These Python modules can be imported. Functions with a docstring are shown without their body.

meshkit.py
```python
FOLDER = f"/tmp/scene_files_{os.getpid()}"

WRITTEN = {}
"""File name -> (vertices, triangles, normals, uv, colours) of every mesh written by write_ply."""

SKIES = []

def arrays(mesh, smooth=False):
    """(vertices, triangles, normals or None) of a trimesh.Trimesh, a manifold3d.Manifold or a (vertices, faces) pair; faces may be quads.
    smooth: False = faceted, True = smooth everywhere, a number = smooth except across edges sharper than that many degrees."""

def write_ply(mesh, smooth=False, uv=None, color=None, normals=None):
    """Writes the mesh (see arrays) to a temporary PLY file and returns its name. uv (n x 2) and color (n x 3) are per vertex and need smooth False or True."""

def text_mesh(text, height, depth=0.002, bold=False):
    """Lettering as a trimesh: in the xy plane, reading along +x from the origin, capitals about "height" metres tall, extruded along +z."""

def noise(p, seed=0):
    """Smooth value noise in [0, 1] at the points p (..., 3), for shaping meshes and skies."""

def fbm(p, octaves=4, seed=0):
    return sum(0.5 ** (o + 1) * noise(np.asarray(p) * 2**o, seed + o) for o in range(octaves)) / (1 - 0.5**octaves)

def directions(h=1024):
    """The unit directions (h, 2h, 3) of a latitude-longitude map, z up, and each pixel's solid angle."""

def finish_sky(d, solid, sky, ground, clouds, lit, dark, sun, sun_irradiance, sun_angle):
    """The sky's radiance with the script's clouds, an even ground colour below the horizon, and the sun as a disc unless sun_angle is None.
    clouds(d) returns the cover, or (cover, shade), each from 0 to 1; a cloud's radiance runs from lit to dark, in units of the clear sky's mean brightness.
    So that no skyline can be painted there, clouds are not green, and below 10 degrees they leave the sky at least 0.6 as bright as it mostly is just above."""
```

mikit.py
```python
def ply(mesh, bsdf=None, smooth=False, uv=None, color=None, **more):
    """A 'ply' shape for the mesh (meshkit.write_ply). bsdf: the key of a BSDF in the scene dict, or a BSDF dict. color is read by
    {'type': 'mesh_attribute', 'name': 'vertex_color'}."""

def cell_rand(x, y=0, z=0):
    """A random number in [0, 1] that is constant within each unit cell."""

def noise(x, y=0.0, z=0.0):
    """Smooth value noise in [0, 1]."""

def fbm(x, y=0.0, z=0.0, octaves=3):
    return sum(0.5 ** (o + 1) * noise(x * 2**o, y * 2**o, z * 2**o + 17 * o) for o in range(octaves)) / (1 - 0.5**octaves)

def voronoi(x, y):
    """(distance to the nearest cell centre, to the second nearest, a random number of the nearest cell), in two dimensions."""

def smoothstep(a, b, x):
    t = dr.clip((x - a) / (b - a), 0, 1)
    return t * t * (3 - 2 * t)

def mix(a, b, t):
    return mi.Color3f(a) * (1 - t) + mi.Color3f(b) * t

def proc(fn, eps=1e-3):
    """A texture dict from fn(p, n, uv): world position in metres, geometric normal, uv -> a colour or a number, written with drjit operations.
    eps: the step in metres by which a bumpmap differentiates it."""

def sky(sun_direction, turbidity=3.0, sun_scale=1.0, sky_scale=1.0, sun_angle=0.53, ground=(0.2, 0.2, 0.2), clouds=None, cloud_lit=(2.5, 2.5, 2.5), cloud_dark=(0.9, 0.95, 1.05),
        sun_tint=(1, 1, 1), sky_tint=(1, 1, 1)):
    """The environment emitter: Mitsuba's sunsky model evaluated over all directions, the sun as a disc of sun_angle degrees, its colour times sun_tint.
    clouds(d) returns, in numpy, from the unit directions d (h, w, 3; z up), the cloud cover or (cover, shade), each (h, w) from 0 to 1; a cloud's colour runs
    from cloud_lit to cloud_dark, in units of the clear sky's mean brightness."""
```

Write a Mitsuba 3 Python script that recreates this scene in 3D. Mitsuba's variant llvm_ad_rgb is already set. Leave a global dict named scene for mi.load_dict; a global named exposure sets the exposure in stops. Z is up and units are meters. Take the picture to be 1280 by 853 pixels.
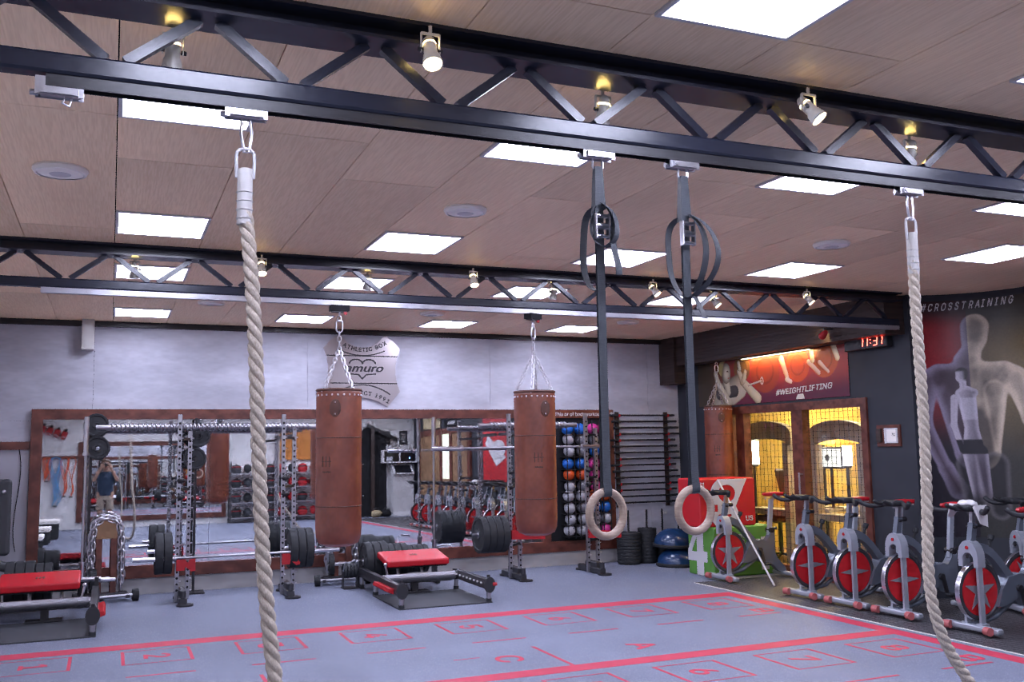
import math, random
import numpy as np, trimesh, mitsuba as mi, drjit as dr, mikit, meshkit
import manifold3d as m3
from shapely.geometry import Polygon, Point, box as sbox
from shapely import affinity
from shapely.ops import unary_union
T = mi.ScalarTransform4f
scene, labels = {}, {}
rng = random.Random(7)

# ------------------------------------------------------------------ camera, light, exposure
CAM_H, FOC = 1.6, 1190.7
YAW, PITCH, ROLL = math.radians(22.837), math.radians(6.388), math.radians(-0.8955)
_f = np.array([math.sin(YAW)*math.cos(PITCH), math.cos(YAW)*math.cos(PITCH), math.sin(PITCH)])
_r = np.array([math.cos(YAW), -math.sin(YAW), 0.0]); _u = np.cross(_r, _f)
_r2 = math.cos(ROLL)*_r + math.sin(ROLL)*_u; _u2 = -math.sin(ROLL)*_r + math.cos(ROLL)*_u
_m = np.eye(4); _m[:3, 0] = -_r2; _m[:3, 1] = _u2; _m[:3, 2] = _f; _m[:3, 3] = (0, 0, CAM_H)
scene['camera'] = {'type': 'perspective', 'fov': math.degrees(2*math.atan(640/FOC)), 'fov_axis': 'x',
                   'near_clip': 0.02, 'far_clip': 200.0, 'to_world': T(_m)}
exposure = 1.38
PANEL = (9.3, 9.65, 12.7)          # ceiling light panels, cool white
SPOTC = (26.0, 18.5, 9.0)        # small spot lamps, warm
LEAK = (26.0, 18.0, 5.5)            # light that leaves through the back of a spot lamp

# ------------------------------------------------------------------ materials
def rgb(*c): return {'type': 'rgb', 'value': [float(x) for x in c]}
KEEP = {'chrome', 'steel', 'knurl', 'galvanized', 'emblem', 'grille', 'yellow_wall'}
def mat(name, color, rough=0.6, metal=0.0, spec=0.5, **kw):
    if not isinstance(color, dict) and name not in KEEP: color = tuple(.66*c for c in color)
    b = {'type': 'principled', 'base_color': color if isinstance(color, dict) else rgb(*color), 'roughness': float(rough), 'metallic': float(metal), 'specular': float(spec)}
    b.update(kw)
    scene['mat_'+name] = {'type': 'twosided', 'bsdf': b}
def bumped(name, color, bump, scale=1.0, rough=0.6, metal=0.0, spec=0.5):
    scene['mat_'+name] = {'type': 'twosided', 'bsdf': {'type': 'bumpmap', 'arbitrary': bump, 'scale': float(scale),
        'bsdf': {'type': 'principled', 'base_color': color if isinstance(color, dict) else rgb(*color), 'roughness': float(rough), 'metallic': float(metal), 'specular': float(spec)}}}
mix, fbm, noise, sstep = mikit.mix, mikit.fbm, mikit.noise, mikit.smoothstep

def f_ceiling(k):
    def f(p, n, uv):
        g = fbm(p.x*150, p.y*9, k*9.1, 3)
        w = noise(p.x*1.3, p.y*.8, k*3.0)
        c = mix((.725, .53, .35), (.81, .61, .42), sstep(.2, .8, g))
        return c*(0.84+.26*w)*(0.94+.04*k)
    return f
for k in range(3): mat('ceiling%d' % k, mikit.proc(f_ceiling(k)), .55, spec=.35)
def f_wall(p, n, uv):
    g = fbm(p.x*1.1, p.z*3.2, 2.0, 4); h = fbm(p.x*14, p.z*40, 1.0, 2)
    return mix((.35, .35, .395), (.485, .485, .54), sstep(.25, .75, g))*(0.92+.14*h)
mat('wall', mikit.proc(f_wall), .8, spec=.2)
mat('pale_wall', (1.0, .985, .98), .8, spec=.2)
def f_floor(p, n, uv):
    g = noise(p.x*260, p.y*260); w = fbm(p.x*.9, p.y*.9, 4.0, 4); s = sstep(.72, .86, noise(p.x*120, p.y*120, 3.0))
    return mix((.100, .112, .155), (.142, .158, .21), g)*(.86+.28*w)+mi.Color3f(.04)*s
mat('floor', mikit.proc(f_floor), .62, spec=.3)
def f_rubber(p, n, uv):
    a = dr.abs(p.x*18-dr.floor(p.x*18)-.5); b = dr.abs(p.y*18-dr.floor(p.y*18)-.5)
    line = dr.maximum(sstep(.34, .47, a), sstep(.34, .47, b))
    return mix((0.0578, 0.0558, 0.0612), (0.0109, 0.0109, 0.0129), line)*(.8+.4*noise(p.x*3, p.y*3))
mat('rubber_floor', mikit.proc(f_rubber), .5, spec=.4)
def f_wood(p, n, uv):
    g = fbm(p.x*9+p.y*9, p.y*2.0, p.z*9, 3)
    return mix((.062, .016, .011), (.140, .042, .027), sstep(.2, .8, g))
mat('mahogany', mikit.proc(f_wood), .42, spec=.5)
def f_leather(p, n, uv):
    g = fbm(p.x*7, p.y*7, p.z*5, 4); h = fbm(p.x*40, p.y*40, p.z*30, 2)
    return mix((.106, .024, .013), (.158, .042, .021), sstep(.2, .8, g))*(.88+.24*h)
mat('leather', mikit.proc(f_leather), .35, spec=.7)
mat('leather_dark', (.10, .035, .022), .5)
def f_rope(p, n, uv):
    h = noise(p.x*380, p.y*380, p.z*120)
    return mix((0.3024, 0.2592, 0.2088), (0.4896, 0.4320, 0.3600), h)
mat('rope', mikit.proc(f_rope), .85, spec=.2)
def f_ringwood(p, n, uv):
    h = fbm(p.x*30, p.y*30, p.z*160, 3)
    return mix((0.2100, 0.1470, 0.1085), (0.3500, 0.2660, 0.2100), h)
mat('ringwood', mikit.proc(f_ringwood), .5)
def f_strap(p, n, uv):
    h = noise(p.x*60, p.y*60, p.z*900)
    return mix((0.0217, 0.0260, 0.0341), (0.0465, 0.0527, 0.0620), h)
mat('strap', mikit.proc(f_strap), .6, spec=.45)
def f_concrete(p, n, uv):
    h = fbm(p.x*5, p.y*5, p.z*9, 4)
    return mix((0.2700, 0.2625, 0.2700), (0.4200, 0.4125, 0.4125), h)
mat('concrete', mikit.proc(f_concrete), .8, spec=.2)
def f_slats(p, n, uv):
    h = fbm(p.y*2, p.z*40, p.x, 3)
    return mix((0.0145, 0.0092, 0.0086), (0.0495, 0.0297, 0.0238), h)
mat('dark_wood', mikit.proc(f_slats), .55)
def f_wallpaint(p, n, uv):
    return mix((0.0216, 0.0252, 0.0336), (0.0312, 0.0348, 0.0444), fbm(p.x*4, p.y*4, p.z*4, 3))
mat('dark_wall', mikit.proc(f_wallpaint), .6, spec=.35)
def f_yellow(p, n, uv):
    return mix((.66, .46, .10), (.80, .60, .18), fbm(p.x*3, p.y*3, p.z*2, 3))
mat('yellow_wall', mikit.proc(f_yellow), .7)
mat('truss', (.014, .018, .034), .28, spec=.5)
mat('black_metal', (.02, .02, .024), .4)
mat('black_matte', (.018, .018, .021), .8, spec=.2)
mat('black_rubber', (.028, .031, .036), .62, spec=.35)
mat('charcoal', (.05, .055, .065), .6)
mat('chrome', (.62, .62, .66), .22, 1.0)
mat('steel', (.42, .42, .45), .34, 1.0)
mat('dark_steel', (.13, .13, .14), .38, .9)
mat('galvanized', (.44, .44, .49), .42, .8)
mat('knurl', (.36, .36, .39), .32, .95)
mat('white_metal', (.70, .69, .72), .4)
mat('lampwhite', (.72, .69, .62), .4)
mat('white', (.74, .73, .75), .55)
mat('whiteboard', (.50, .49, .55), .35)
mat('offwhite', (.62, .60, .58), .6)
mat('red_vinyl', (.62, .012, .022), .38)
mat('red', (.52, .012, .02), .45)
mat('red_paint', (.60, .014, .022), .5)
mat('floor_red', (.56, .05, .095), .6, spec=.3)
mat('pink_wheel', (.55, .14, .14), .5)
mat('bike_grey', (.21, .245, .30), .3, .4)
mat('bike_light', (.54, .59, .67), .28, .4)
mat('bike_rim', (.10, .10, .115), .35, .5)
mat('ball_blue', (.02, .16, .62), .32)
mat('ball_pink', (.75, .05, .33), .35)
mat('ball_white', (.55, .56, .62), .35)
mat('ball_grey', (.22, .22, .26), .4)
mat('ball_orange', (.78, .10, .02), .4)
mat('blue_dome', (.012, .05, .15), .24, spec=.7)
mat('green', (.13, .36, .06), .5)
mat('letter_metal', (.07, .065, .075), .45, .4)
mat('emblem', (.40, .36, .37), .34, .9)
mat('plywood', (.32, .18, .09), .6)
mat('orange_board', (.78, .28, .05), .5)
mat('orange_band', (.85, .11, .02), .55)
mat('blue_band', (.12, .38, .72), .55)
mat('neon_green', (.15, .75, .1), .5)
mat('skin', (.52, .30, .21), .55)
mat('shirt', (.02, .045, .09), .8)
mat('shorts', (.42, .35, .28), .85)
mat('hair', (.09, .055, .03), .6)
mat('shoe', (.06, .06, .07), .6)
mat('beige', (.52, .42, .25), .7)
mat('arch', (.40, .34, .26), .6)
mat('chairbrown', (.10, .06, .04), .6)
mat('star', (.36, .37, .41), .4, .3)
mat('grille', (.74, .71, .67), .6)
mat('screen_dark', (.012, .012, .015), .15)
scene['mat_mirror'] = {'type': 'conductor', 'material': 'none', 'specular_reflectance': rgb(.80, .82, .83)}
scene['mat_glass'] = {'type': 'thindielectric', 'int_ior': 1.5}
def emit(c): return {'type': 'area', 'radiance': rgb(*c)}

# ------------------------------------------------------------------ mesh helpers: (vertices, faces)
def V(*a): return np.array(a, float)
def cat(*ms):
    ms = [m for m in ms if m is not None]
    vs, fs, o = [], [], 0
    for v, f in ms:
        vs.append(v); fs.append(np.asarray(f)+o); o += len(v)
    return np.vstack(vs), np.vstack(fs)
def tm(t): return np.array(t.vertices, float), np.array(t.faces, int)
def xf(m, M):
    v = m[0]@M[:3, :3].T + M[:3, 3]
    f = m[1] if np.linalg.det(M[:3, :3]) > 0 else m[1][:, ::-1]
    return v, f
def mv(m, x=0, y=0, z=0): return m[0]+V(x, y, z), m[1]
def frame(o, x, y, z):
    M = np.eye(4); M[:3, 0] = x; M[:3, 1] = y; M[:3, 2] = z; M[:3, 3] = o
    return M
def rotz(a, o=(0, 0, 0)):
    c, s = math.cos(a), math.sin(a); return frame(o, (c, s, 0), (-s, c, 0), (0, 0, 1))
def rotx(a, o=(0, 0, 0)):
    c, s = math.cos(a), math.sin(a); return frame(o, (1, 0, 0), (0, c, s), (0, -s, c))
def roty(a, o=(0, 0, 0)):
    c, s = math.cos(a), math.sin(a); return frame(o, (c, 0, -s), (0, 1, 0), (s, 0, c))
_BF = np.array([[0, 2, 3], [0, 3, 1], [4, 5, 7], [4, 7, 6], [0, 1, 5], [0, 5, 4], [2, 6, 7], [2, 7, 3], [0, 4, 6], [0, 6, 2], [1, 3, 7], [1, 7, 5]])
def bx(c, s):
    c, s = V(*c), V(*s)/2
    v = np.array([[x, y, z] for z in (-1, 1) for y in (-1, 1) for x in (-1, 1)], float)*s + c
    return v, _BF.copy()
def b2(lo, hi): return bx((V(*lo)+V(*hi))/2, np.abs(V(*hi)-V(*lo)))
def rbox(c, s, r=.01, n=2):
    "box with rounded edges"
    s = V(*s); r = min(r, s.min()/2*.98)
    sp = m3.Manifold.sphere(r, 4*n)
    ms = [sp.translate([float(x) for x in (V(i, j, k)*(s/2-r))]) for i in (-1, 1) for j in (-1, 1) for k in (-1, 1)]
    h = m3.Manifold.batch_hull(ms).to_mesh()
    return np.array(h.vert_properties[:, :3], float)+V(*c), np.array(h.tri_verts, int)
def basis(d):
    d = V(*d); d = d/np.linalg.norm(d)
    a = V(0, 0, 1) if abs(d[2]) < .9 else V(1, 0, 0)
    x = np.cross(a, d); x /= np.linalg.norm(x)
    return x, np.cross(d, x), d
def cyl(p0, p1, r, n=12, r1=None, caps=True):
    p0, p1 = V(*p0), V(*p1); r1 = r if r1 is None else r1
    x, y, d = basis(p1-p0)
    a = np.arange(n)*2*np.pi/n
    ring = np.cos(a)[:, None]*x + np.sin(a)[:, None]*y
    v = np.vstack([p0+ring*r, p1+ring*r1]); i = np.arange(n); j = (i+1) % n
    f = np.vstack([np.c_[i, j, j+n], np.c_[i, j+n, i+n]])
    if caps:
        k = len(v); v = np.vstack([v, p0[None], p1[None]])
        f = np.vstack([f, np.c_[j, i, i*0+k], np.c_[i+n, j+n, i*0+k+1]])
    return v, f
def bar(p0, p1, w, h, up=(0, 0, 1)):
    "rectangular bar: w sideways, h along up"
    p0, p1, up = V(*p0), V(*p1), V(*up); d = p1-p0; L = np.linalg.norm(d); d /= L
    x = np.cross(up, d); x /= np.linalg.norm(x); y = np.cross(d, x)
    return xf(bx((0, 0, L/2), (w, h, L)), frame(p0, x, y, d))
def tube(path, r, n=8, closed=False, caps=True):
    P = np.array(path, float); N = len(P)
    R = np.full(N, r) if np.isscalar(r) else np.array(r)
    if closed: t = np.roll(P, -1, 0)-np.roll(P, 1, 0)
    else: t = np.gradient(P, axis=0)
    t /= np.linalg.norm(t, axis=1, keepdims=True)
    x = basis(t[0])[0]; X = []
    for k in range(N):
        x = x-t[k]*(x@t[k]); x /= np.linalg.norm(x); X.append(x)
    X = np.array(X); Y = np.cross(t, X); a = np.arange(n)*2*np.pi/n
    v = (P[:, None]+R[:, None, None]*(np.cos(a)[None, :, None]*X[:, None]+np.sin(a)[None, :, None]*Y[:, None])).reshape(-1, 3)
    f = []; i = np.arange(n); j = (i+1) % n
    for k in range(N if closed else N-1):
        a0, a1 = k*n, ((k+1) % N)*n
        f += [np.c_[a0+i, a0+j, a1+j], np.c_[a0+i, a1+j, a1+i]]
    if caps and not closed:
        q = len(v); v = np.vstack([v, P[:1], P[-1:]])
        f += [np.c_[j, i, i*0+q], np.c_[(N-1)*n+i, (N-1)*n+j, i*0+q+1]]
    return v, np.vstack(f)
def smoothpath(pts, n=40):
    from scipy.interpolate import PchipInterpolator, CubicSpline
    P = np.array(pts, float); s = np.r_[0, np.cumsum(np.linalg.norm(np.diff(P, axis=0), axis=1))]
    return CubicSpline(s, P)(np.linspace(0, s[-1], n))
def lathe(prof, n=24, c=(0, 0, 0)):
    "profile of (r, z), around z"
    P = np.array(prof, float); a = np.arange(n)*2*np.pi/n; N = len(P)
    v = np.stack([P[:, 0, None]*np.cos(a), P[:, 0, None]*np.sin(a), np.repeat(P[:, 1, None], n, 1)], -1).reshape(-1, 3)+V(*c)
    i = np.arange(n); j = (i+1) % n
    f = np.vstack([np.vstack([np.c_[k*n+i, k*n+j, (k+1)*n+j], np.c_[k*n+i, (k+1)*n+j, (k+1)*n+i]]) for k in range(N-1)])
    return v, f
def torus(R, r, n=24, m=8, c=(0, 0, 0)):
    a = np.arange(n)*2*np.pi/n
    return mv(tube(np.c_[R*np.cos(a), R*np.sin(a), a*0], r, m, closed=True), *c)
def ball(c, r, sub=2, s=(1, 1, 1)):
    t = trimesh.creation.icosphere(sub, r); return np.array(t.vertices)*V(*s)+V(*c), np.array(t.faces)
def poly(pg, h):
    "polygon extruded along +z"
    gs = getattr(pg, 'geoms', [pg])
    return cat(*[tm(trimesh.creation.extrude_polygon(g, h, engine='earcut')) for g in gs if g.area > 1e-9])
def prism(pts, h): return poly(Polygon(pts), h)
def text(s, h, d=.004, bold=True, slant=0.0, center=False):
    m = tm(meshkit.text_mesh(s, h, d, bold))
    v = m[0].copy(); v[:, 0] += v[:, 1]*slant
    if center: v[:, 0] -= (v[:, 0].min()+v[:, 0].max())/2
    return v, m[1]
def hull(pts):
    h = m3.Manifold.hull_points(np.array(pts, float)).to_mesh()
    return np.array(h.vert_properties[:, :3], float), np.array(h.tri_verts, int)
def link(L=.04, W=.024, r=.004, n=6):
    a = np.linspace(-np.pi/2, np.pi/2, n); R = W/2; s = L/2-R
    p = np.r_[np.c_[R*np.cos(a), s*0+a*0, s+R*np.sin(a)][::1], np.c_[-R*np.cos(a[::-1]), a*0, -s-R*np.sin(-a[::-1])*-1]]
    a = np.linspace(0, np.pi, n); p = np.r_[np.c_[R*np.cos(a), a*0, s+R*np.sin(a)], np.c_[-R*np.cos(a), a*0, -s-R*np.sin(a)]]
    return tube(p, r, 6, closed=True)
def chain(path, L=.04, W=.024, r=.004, seed=0):
    "chain of links along a polyline"
    P = np.array(path, float); s = np.r_[0, np.cumsum(np.linalg.norm(np.diff(P, axis=0), axis=1))]
    pitch = L-2.6*r; N = max(1, int(s[-1]/pitch)); out = []; base = link(L, W, r)
    q = lambda t: np.array([np.interp(t, s, P[:, k]) for k in range(3)])
    x0 = None
    for k in range(N):
        c = (k+.5)*s[-1]/N; d = q(min(c+.01, s[-1]))-q(max(c-.01, 0)); d /= np.linalg.norm(d)
        if x0 is None: x0 = basis(d)[0]
        x0 = x0-d*(x0@d); x0 /= np.linalg.norm(x0); y0 = np.cross(d, x0)
        x, y = (x0, y0) if k % 2 else (y0, -x0)
        out.append(xf(base, frame(q(c), x, y, d)))
    return cat(*out)
def ribbon(path, w, t, side=(0, 1, 0)):
    "flat strap along a path"
    P = np.array(path, float); N = len(P); d = np.gradient(P, axis=0); d /= np.linalg.norm(d, axis=1, keepdims=True)
    S = np.array(side, float)*np.ones((N, 1)); S = S-d*(S*d).sum(1, keepdims=True); S /= np.linalg.norm(S, axis=1, keepdims=True)
    n = np.cross(d, S)
    v = np.stack([P-S*w/2-n*t/2, P+S*w/2-n*t/2, P+S*w/2+n*t/2, P-S*w/2+n*t/2], 1).reshape(-1, 3); f = []
    for k in range(N-1):
        a, b = k*4, k*4+4
        for i in range(4):
            j = (i+1) % 4; f += [[a+i, a+j, b+j], [a+i, b+j, b+i]]
    f += [[2, 1, 0], [3, 2, 0], [len(v)-4, len(v)-3, len(v)-2], [len(v)-4, len(v)-2, len(v)-1]]
    return v, np.array(f)
# frames: local x reads to the right, y up, z out of the surface
F_BACK = lambda o: frame(o, (1, 0, 0), (0, 0, 1), (0, -1, 0))
F_RIGHT = lambda o: frame(o, (0, -1, 0), (0, 0, 1), (-1, 0, 0))
F_FLOOR = lambda o: frame(o, (0, -1, 0), (1, 0, 0), (0, 0, 1))
F_REAR = lambda o: frame(o, (-1, 0, 0), (0, 0, 1), (0, 1, 0))

# ------------------------------------------------------------------ scene helpers
_used = set()
ordn = ('first', 'second', 'third', 'fourth', 'fifth', 'sixth', 'seventh', 'eighth', 'ninth', 'tenth')
def key_for(k):
    if k not in _used: _used.add(k); return k
    n = 1
    while '%s_%03d' % (k, n) in _used: n += 1
    k = '%s_%03d' % (k, n); _used.add(k); return k
def shape(mesh, m, smooth=35, **kw):
    return mikit.ply(mesh, 'mat_'+m if isinstance(m, str) else m, smooth=smooth, **kw)
def tag(key, label, category=None, group=None, kind=None):
    d = {}
    if label: d['label'] = label
    if category: d['category'] = category
    if group: d['group'] = group
    if kind: d['kind'] = kind
    labels[key] = d
    return key
def thing(name, label, category, group=None):
    return tag(key_for(name), label, category, group)
def part(root, name, mesh, m, smooth=35, label=None, **kw):
    k = key_for(root+'__'+name); scene[k] = shape(mesh, m, smooth, **kw) if isinstance(mesh, tuple) else mesh
    if label: labels[k] = {'label': label}
    return k
def single(name, mesh, m, label, category, group=None, smooth=35, **kw):
    k = thing(name, label, category, group); scene[k] = shape(mesh, m, smooth, **kw); return k
def struct(name, mesh, m, smooth=False, label=None, kind='structure', **kw):
    k = key_for(name); scene[k] = shape(mesh, m, smooth, **kw); tag(k, label, kind=kind); return k
class Kit:
    "parts built once, stamped many times"
    def __init__(s): s.parts = []; s.names = set()
    def add(s, name, mesh, m, smooth=35, label=None, **kw):
        n, i = name, 0
        while n in s.names: i += 1; n = '%s_%03d' % (name, i)
        s.names.add(n); s.parts.append((n, shape(mesh, m, smooth, **kw), label)); return n
def stamp(kit, name, label, category, M=None, group=None, skip=()):
    root = thing(name, label, category, group)
    for n, d, lab in kit.parts:
        if n.split('__')[0] in skip: continue
        k = root+'__'+n; _used.add(k)
        scene[k] = dict(d) if M is None else {**d, 'to_world': T(M)}
        if lab: labels[k] = {'label': lab}
    return root
def at(x, y, z=0, a=0): return rotz(a, (x, y, z))

# ================================================================== THE ROOM
D, CZ, RX, RY = 11.95, 3.13, 7.66, -3.5          # back wall, ceiling, right wall, rear wall
ACX, ACY, AR = 7.5, 6.62, .93                    # curved corner of the right wall
A0 = math.degrees(math.acos((RX-ACX)/AR)); LX = -1.62; NX = ACX+AR
# floor
struct('floor', b2((LX-.2, RY-.2, -.1), (NX+.2, D+.2, 0)), 'floor', label='blue grey carpet floor with red court markings')
def floor_part(n, m, mt='floor_red', lab=None): part('floor', n, m, mt, False, lab)
ZF = .0015
def fl(x0, y0, x1, y1, n='marking_line'): floor_part(n, b2((x0, y0, -.01), (x1, y1, ZF)))
fl(LX+.02, 8.66, 6.25, 8.88); fl(6.09, -2.5, 6.25, 8.66); fl(LX+.02, 6.33, 6.09, 6.51)
fl(6.315, -2.5, 6.345, 9.66, 'edge_strip'); scene['floor__edge_strip']['bsdf'] = {'type': 'ref', 'id': 'mat_offwhite'}
labels['floor__edge_strip'] = {'label': 'thin pale edge strip between carpet and rubber'}
def outline(x, y, w, h, n='marking_box'):
    a, b, t = w/2, h/2, .022
    pg = sbox(x-a, y-b, x+a, y+b).difference(sbox(x-a+t*1.2, y-b+t*.6, x+a-t*1.2, y+b-t*.6))
    floor_part(n, mv(poly(pg, .0115), 0, 0, -.01))
def numeral(s, x, y, h=.19, n='numeral', cap=True):
    m = text(s, h, .0115, True, 0, True); m[0][:, 1] -= h/2; m[0][:, 0] *= 1.25
    floor_part(n, xf(m, F_FLOOR((x, y, -.01))))
for k in range(8):
    x = -.495+.885*k
    outline(x, 8.295, .53, .53); numeral(str(k+1), x, 8.29)
    fl(x-.24, 7.59, x+.24, 7.615, 'marking_dash')
    outline(x, 5.925, .53, .53, 'marking_box'); numeral(str(k+1), x, 5.92)
    fl(x-.24, 5.22, x+.24, 5.245, 'marking_dash')
for i, x in enumerate((3.19, 1.05, 5.3)):
    if i < 2: fl(x-.014, 6.51, x+.014, 7.25, 'marking_dash')
for s, x, y in (('B', 5.86, 7.78), ('C', 2.85, 6.92), ('A', 4.0, 6.88), ('B', 5.9, 5.4)): numeral(s, x, y, .2, 'letter')
fl(2.45, 7.05, 2.66, 7.065, 'marking_dash')
# rubber gym flooring under the bikes
struct('rubber_floor', b2((6.345, -2.5, -.02), (NX, 9.66, .004)), 'rubber_floor', label='dark ribbed rubber gym flooring under the spin bikes')
labels['rubber_floor']['kind'] = 'structure'

# ceiling: slab above, veneered panels below with open joints
struct('ceiling', b2((LX-.2, RY-.2, CZ+.03), (NX+.2, D+.2, CZ+.2)), 'black_matte', label='wood veneer panel ceiling with dark joints')
PX0, PW, JG = -.013, .5855, .0024
ROWS = [(-2.14, -1.5), (-.36, .29), (2.14, 2.79), (3.90, 4.54), (6.39, 7.04), (8.21, 8.87), (10.71, 11.39)]
ROWN = ['behind the camera far', 'behind the camera near', 'first', 'second', 'third', 'fourth', 'fifth']
def lights_in(k):
    out = []
    if k % 3 == 0 and 0 <= k <= 9: out = list(ROWS)
    if k == 12: out = ROWS[:3]
    if k == 11: out = [(5.25, 5.9)]
    return out
LIGHTS = []
for k in range(-3, 15):
    xa, xb = PX0+PW*k, PX0+PW*(k+1)
    ya, yb = RY-.05, D
    cuts = sorted(lights_in(k)); edges = [ya]
    for c in cuts: edges += [c[0], c[1]]; LIGHTS.append((k, c))
    edges.append(yb); spans = [(edges[i], edges[i+1]) for i in range(0, len(edges), 2)]
    js = ([-.85, 1.6, 4.55, 6.95, 9.35] if k % 2 else [-2.1, .3, 2.8, 5.22, 7.6, 10.0])
    for s0, s1 in spans:
        pts = [s0]+[j for j in js if s0+.35 < j < s1-.35]+[s1]
        for a, b in zip(pts[:-1], pts[1:]):
            if b-a < .03: continue
            part('ceiling', 'panel', b2((max(xa+JG, LX), a+JG, CZ), (min(xb-JG, NX+.1), b-JG, CZ+.016)), 'ceiling%d' % rng.randrange(3), False)
# walls
struct('wall_back', b2((LX-.2, D+.015, 0), (RX+.4, D+.2, CZ+.05)), 'dark_wall', label='pale grey panelled back wall above the mirror')
for i in range(-1, 4):
    xa, xb = max(-.2+2.45*i, LX), min(-.2+2.45*(i+1), RX)
    for za, zb in ((.2, 1.98), (1.98, CZ)):
        part('wall_back', 'panel', b2((xa+.0012, D, za+.0008), (xb-.0012, D+.016, zb-.0008)), 'wall', False)
struct('trim_1', b2((LX, D-.05, CZ-.065), (RX, D, CZ-.002)), 'black_metal', label='dark trim along the top of the back wall')
struct('baseboard_back', cat(b2((LX, D-.035, 0), (RX, D+.015, .185)),), 'concrete', label='grey plinth along the foot of the back wall')
struct('wall_left', b2((LX-.2, RY, 0), (LX, D, CZ)), 'pale_wall', label='grey left wall seen in the mirror')
struct('trim_2', b2((LX, RY+.05, 2.86), (LX+.1, D-.06, CZ-.004)), 'black_metal', label='dark beam along the top of the left wall')
struct('wall_rear', b2((LX, RY-.2, 0), (NX, RY, CZ)), 'pale_wall', label='grey rear wall seen in the mirror')
# right wall with the glazed opening (y 8.15..10.75)
OY0, OY1, OZ = 8.15, 10.75, 2.09
struct('wall_right', cat(b2((RX, 7.5, 0), (RX+.14, OY0, CZ)), b2((RX, OY1, 0), (RX+.14, D, CZ)), b2((RX, OY0, OZ), (RX+.14, OY1, CZ))), 'dark_wall', label='dark blue grey right wall around the glazed door')
def arc(a0, a1, n, r=AR): return [(ACX+r*math.cos(math.radians(a)), ACY+r*math.sin(math.radians(a))) for a in np.linspace(a0, a1, n)]
struct('wall_corner', poly(Polygon(arc(A0, 0, 24)+arc(0, A0, 24, AR+.12)), CZ), 'dark_wall', smooth=30, label='dark curved corner of the right wall behind the poster')
struct('wall_near', b2((NX, RY, 0), (NX+.15, ACY, CZ)), 'dark_wall', label='dark right wall behind the nearer bikes')
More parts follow.
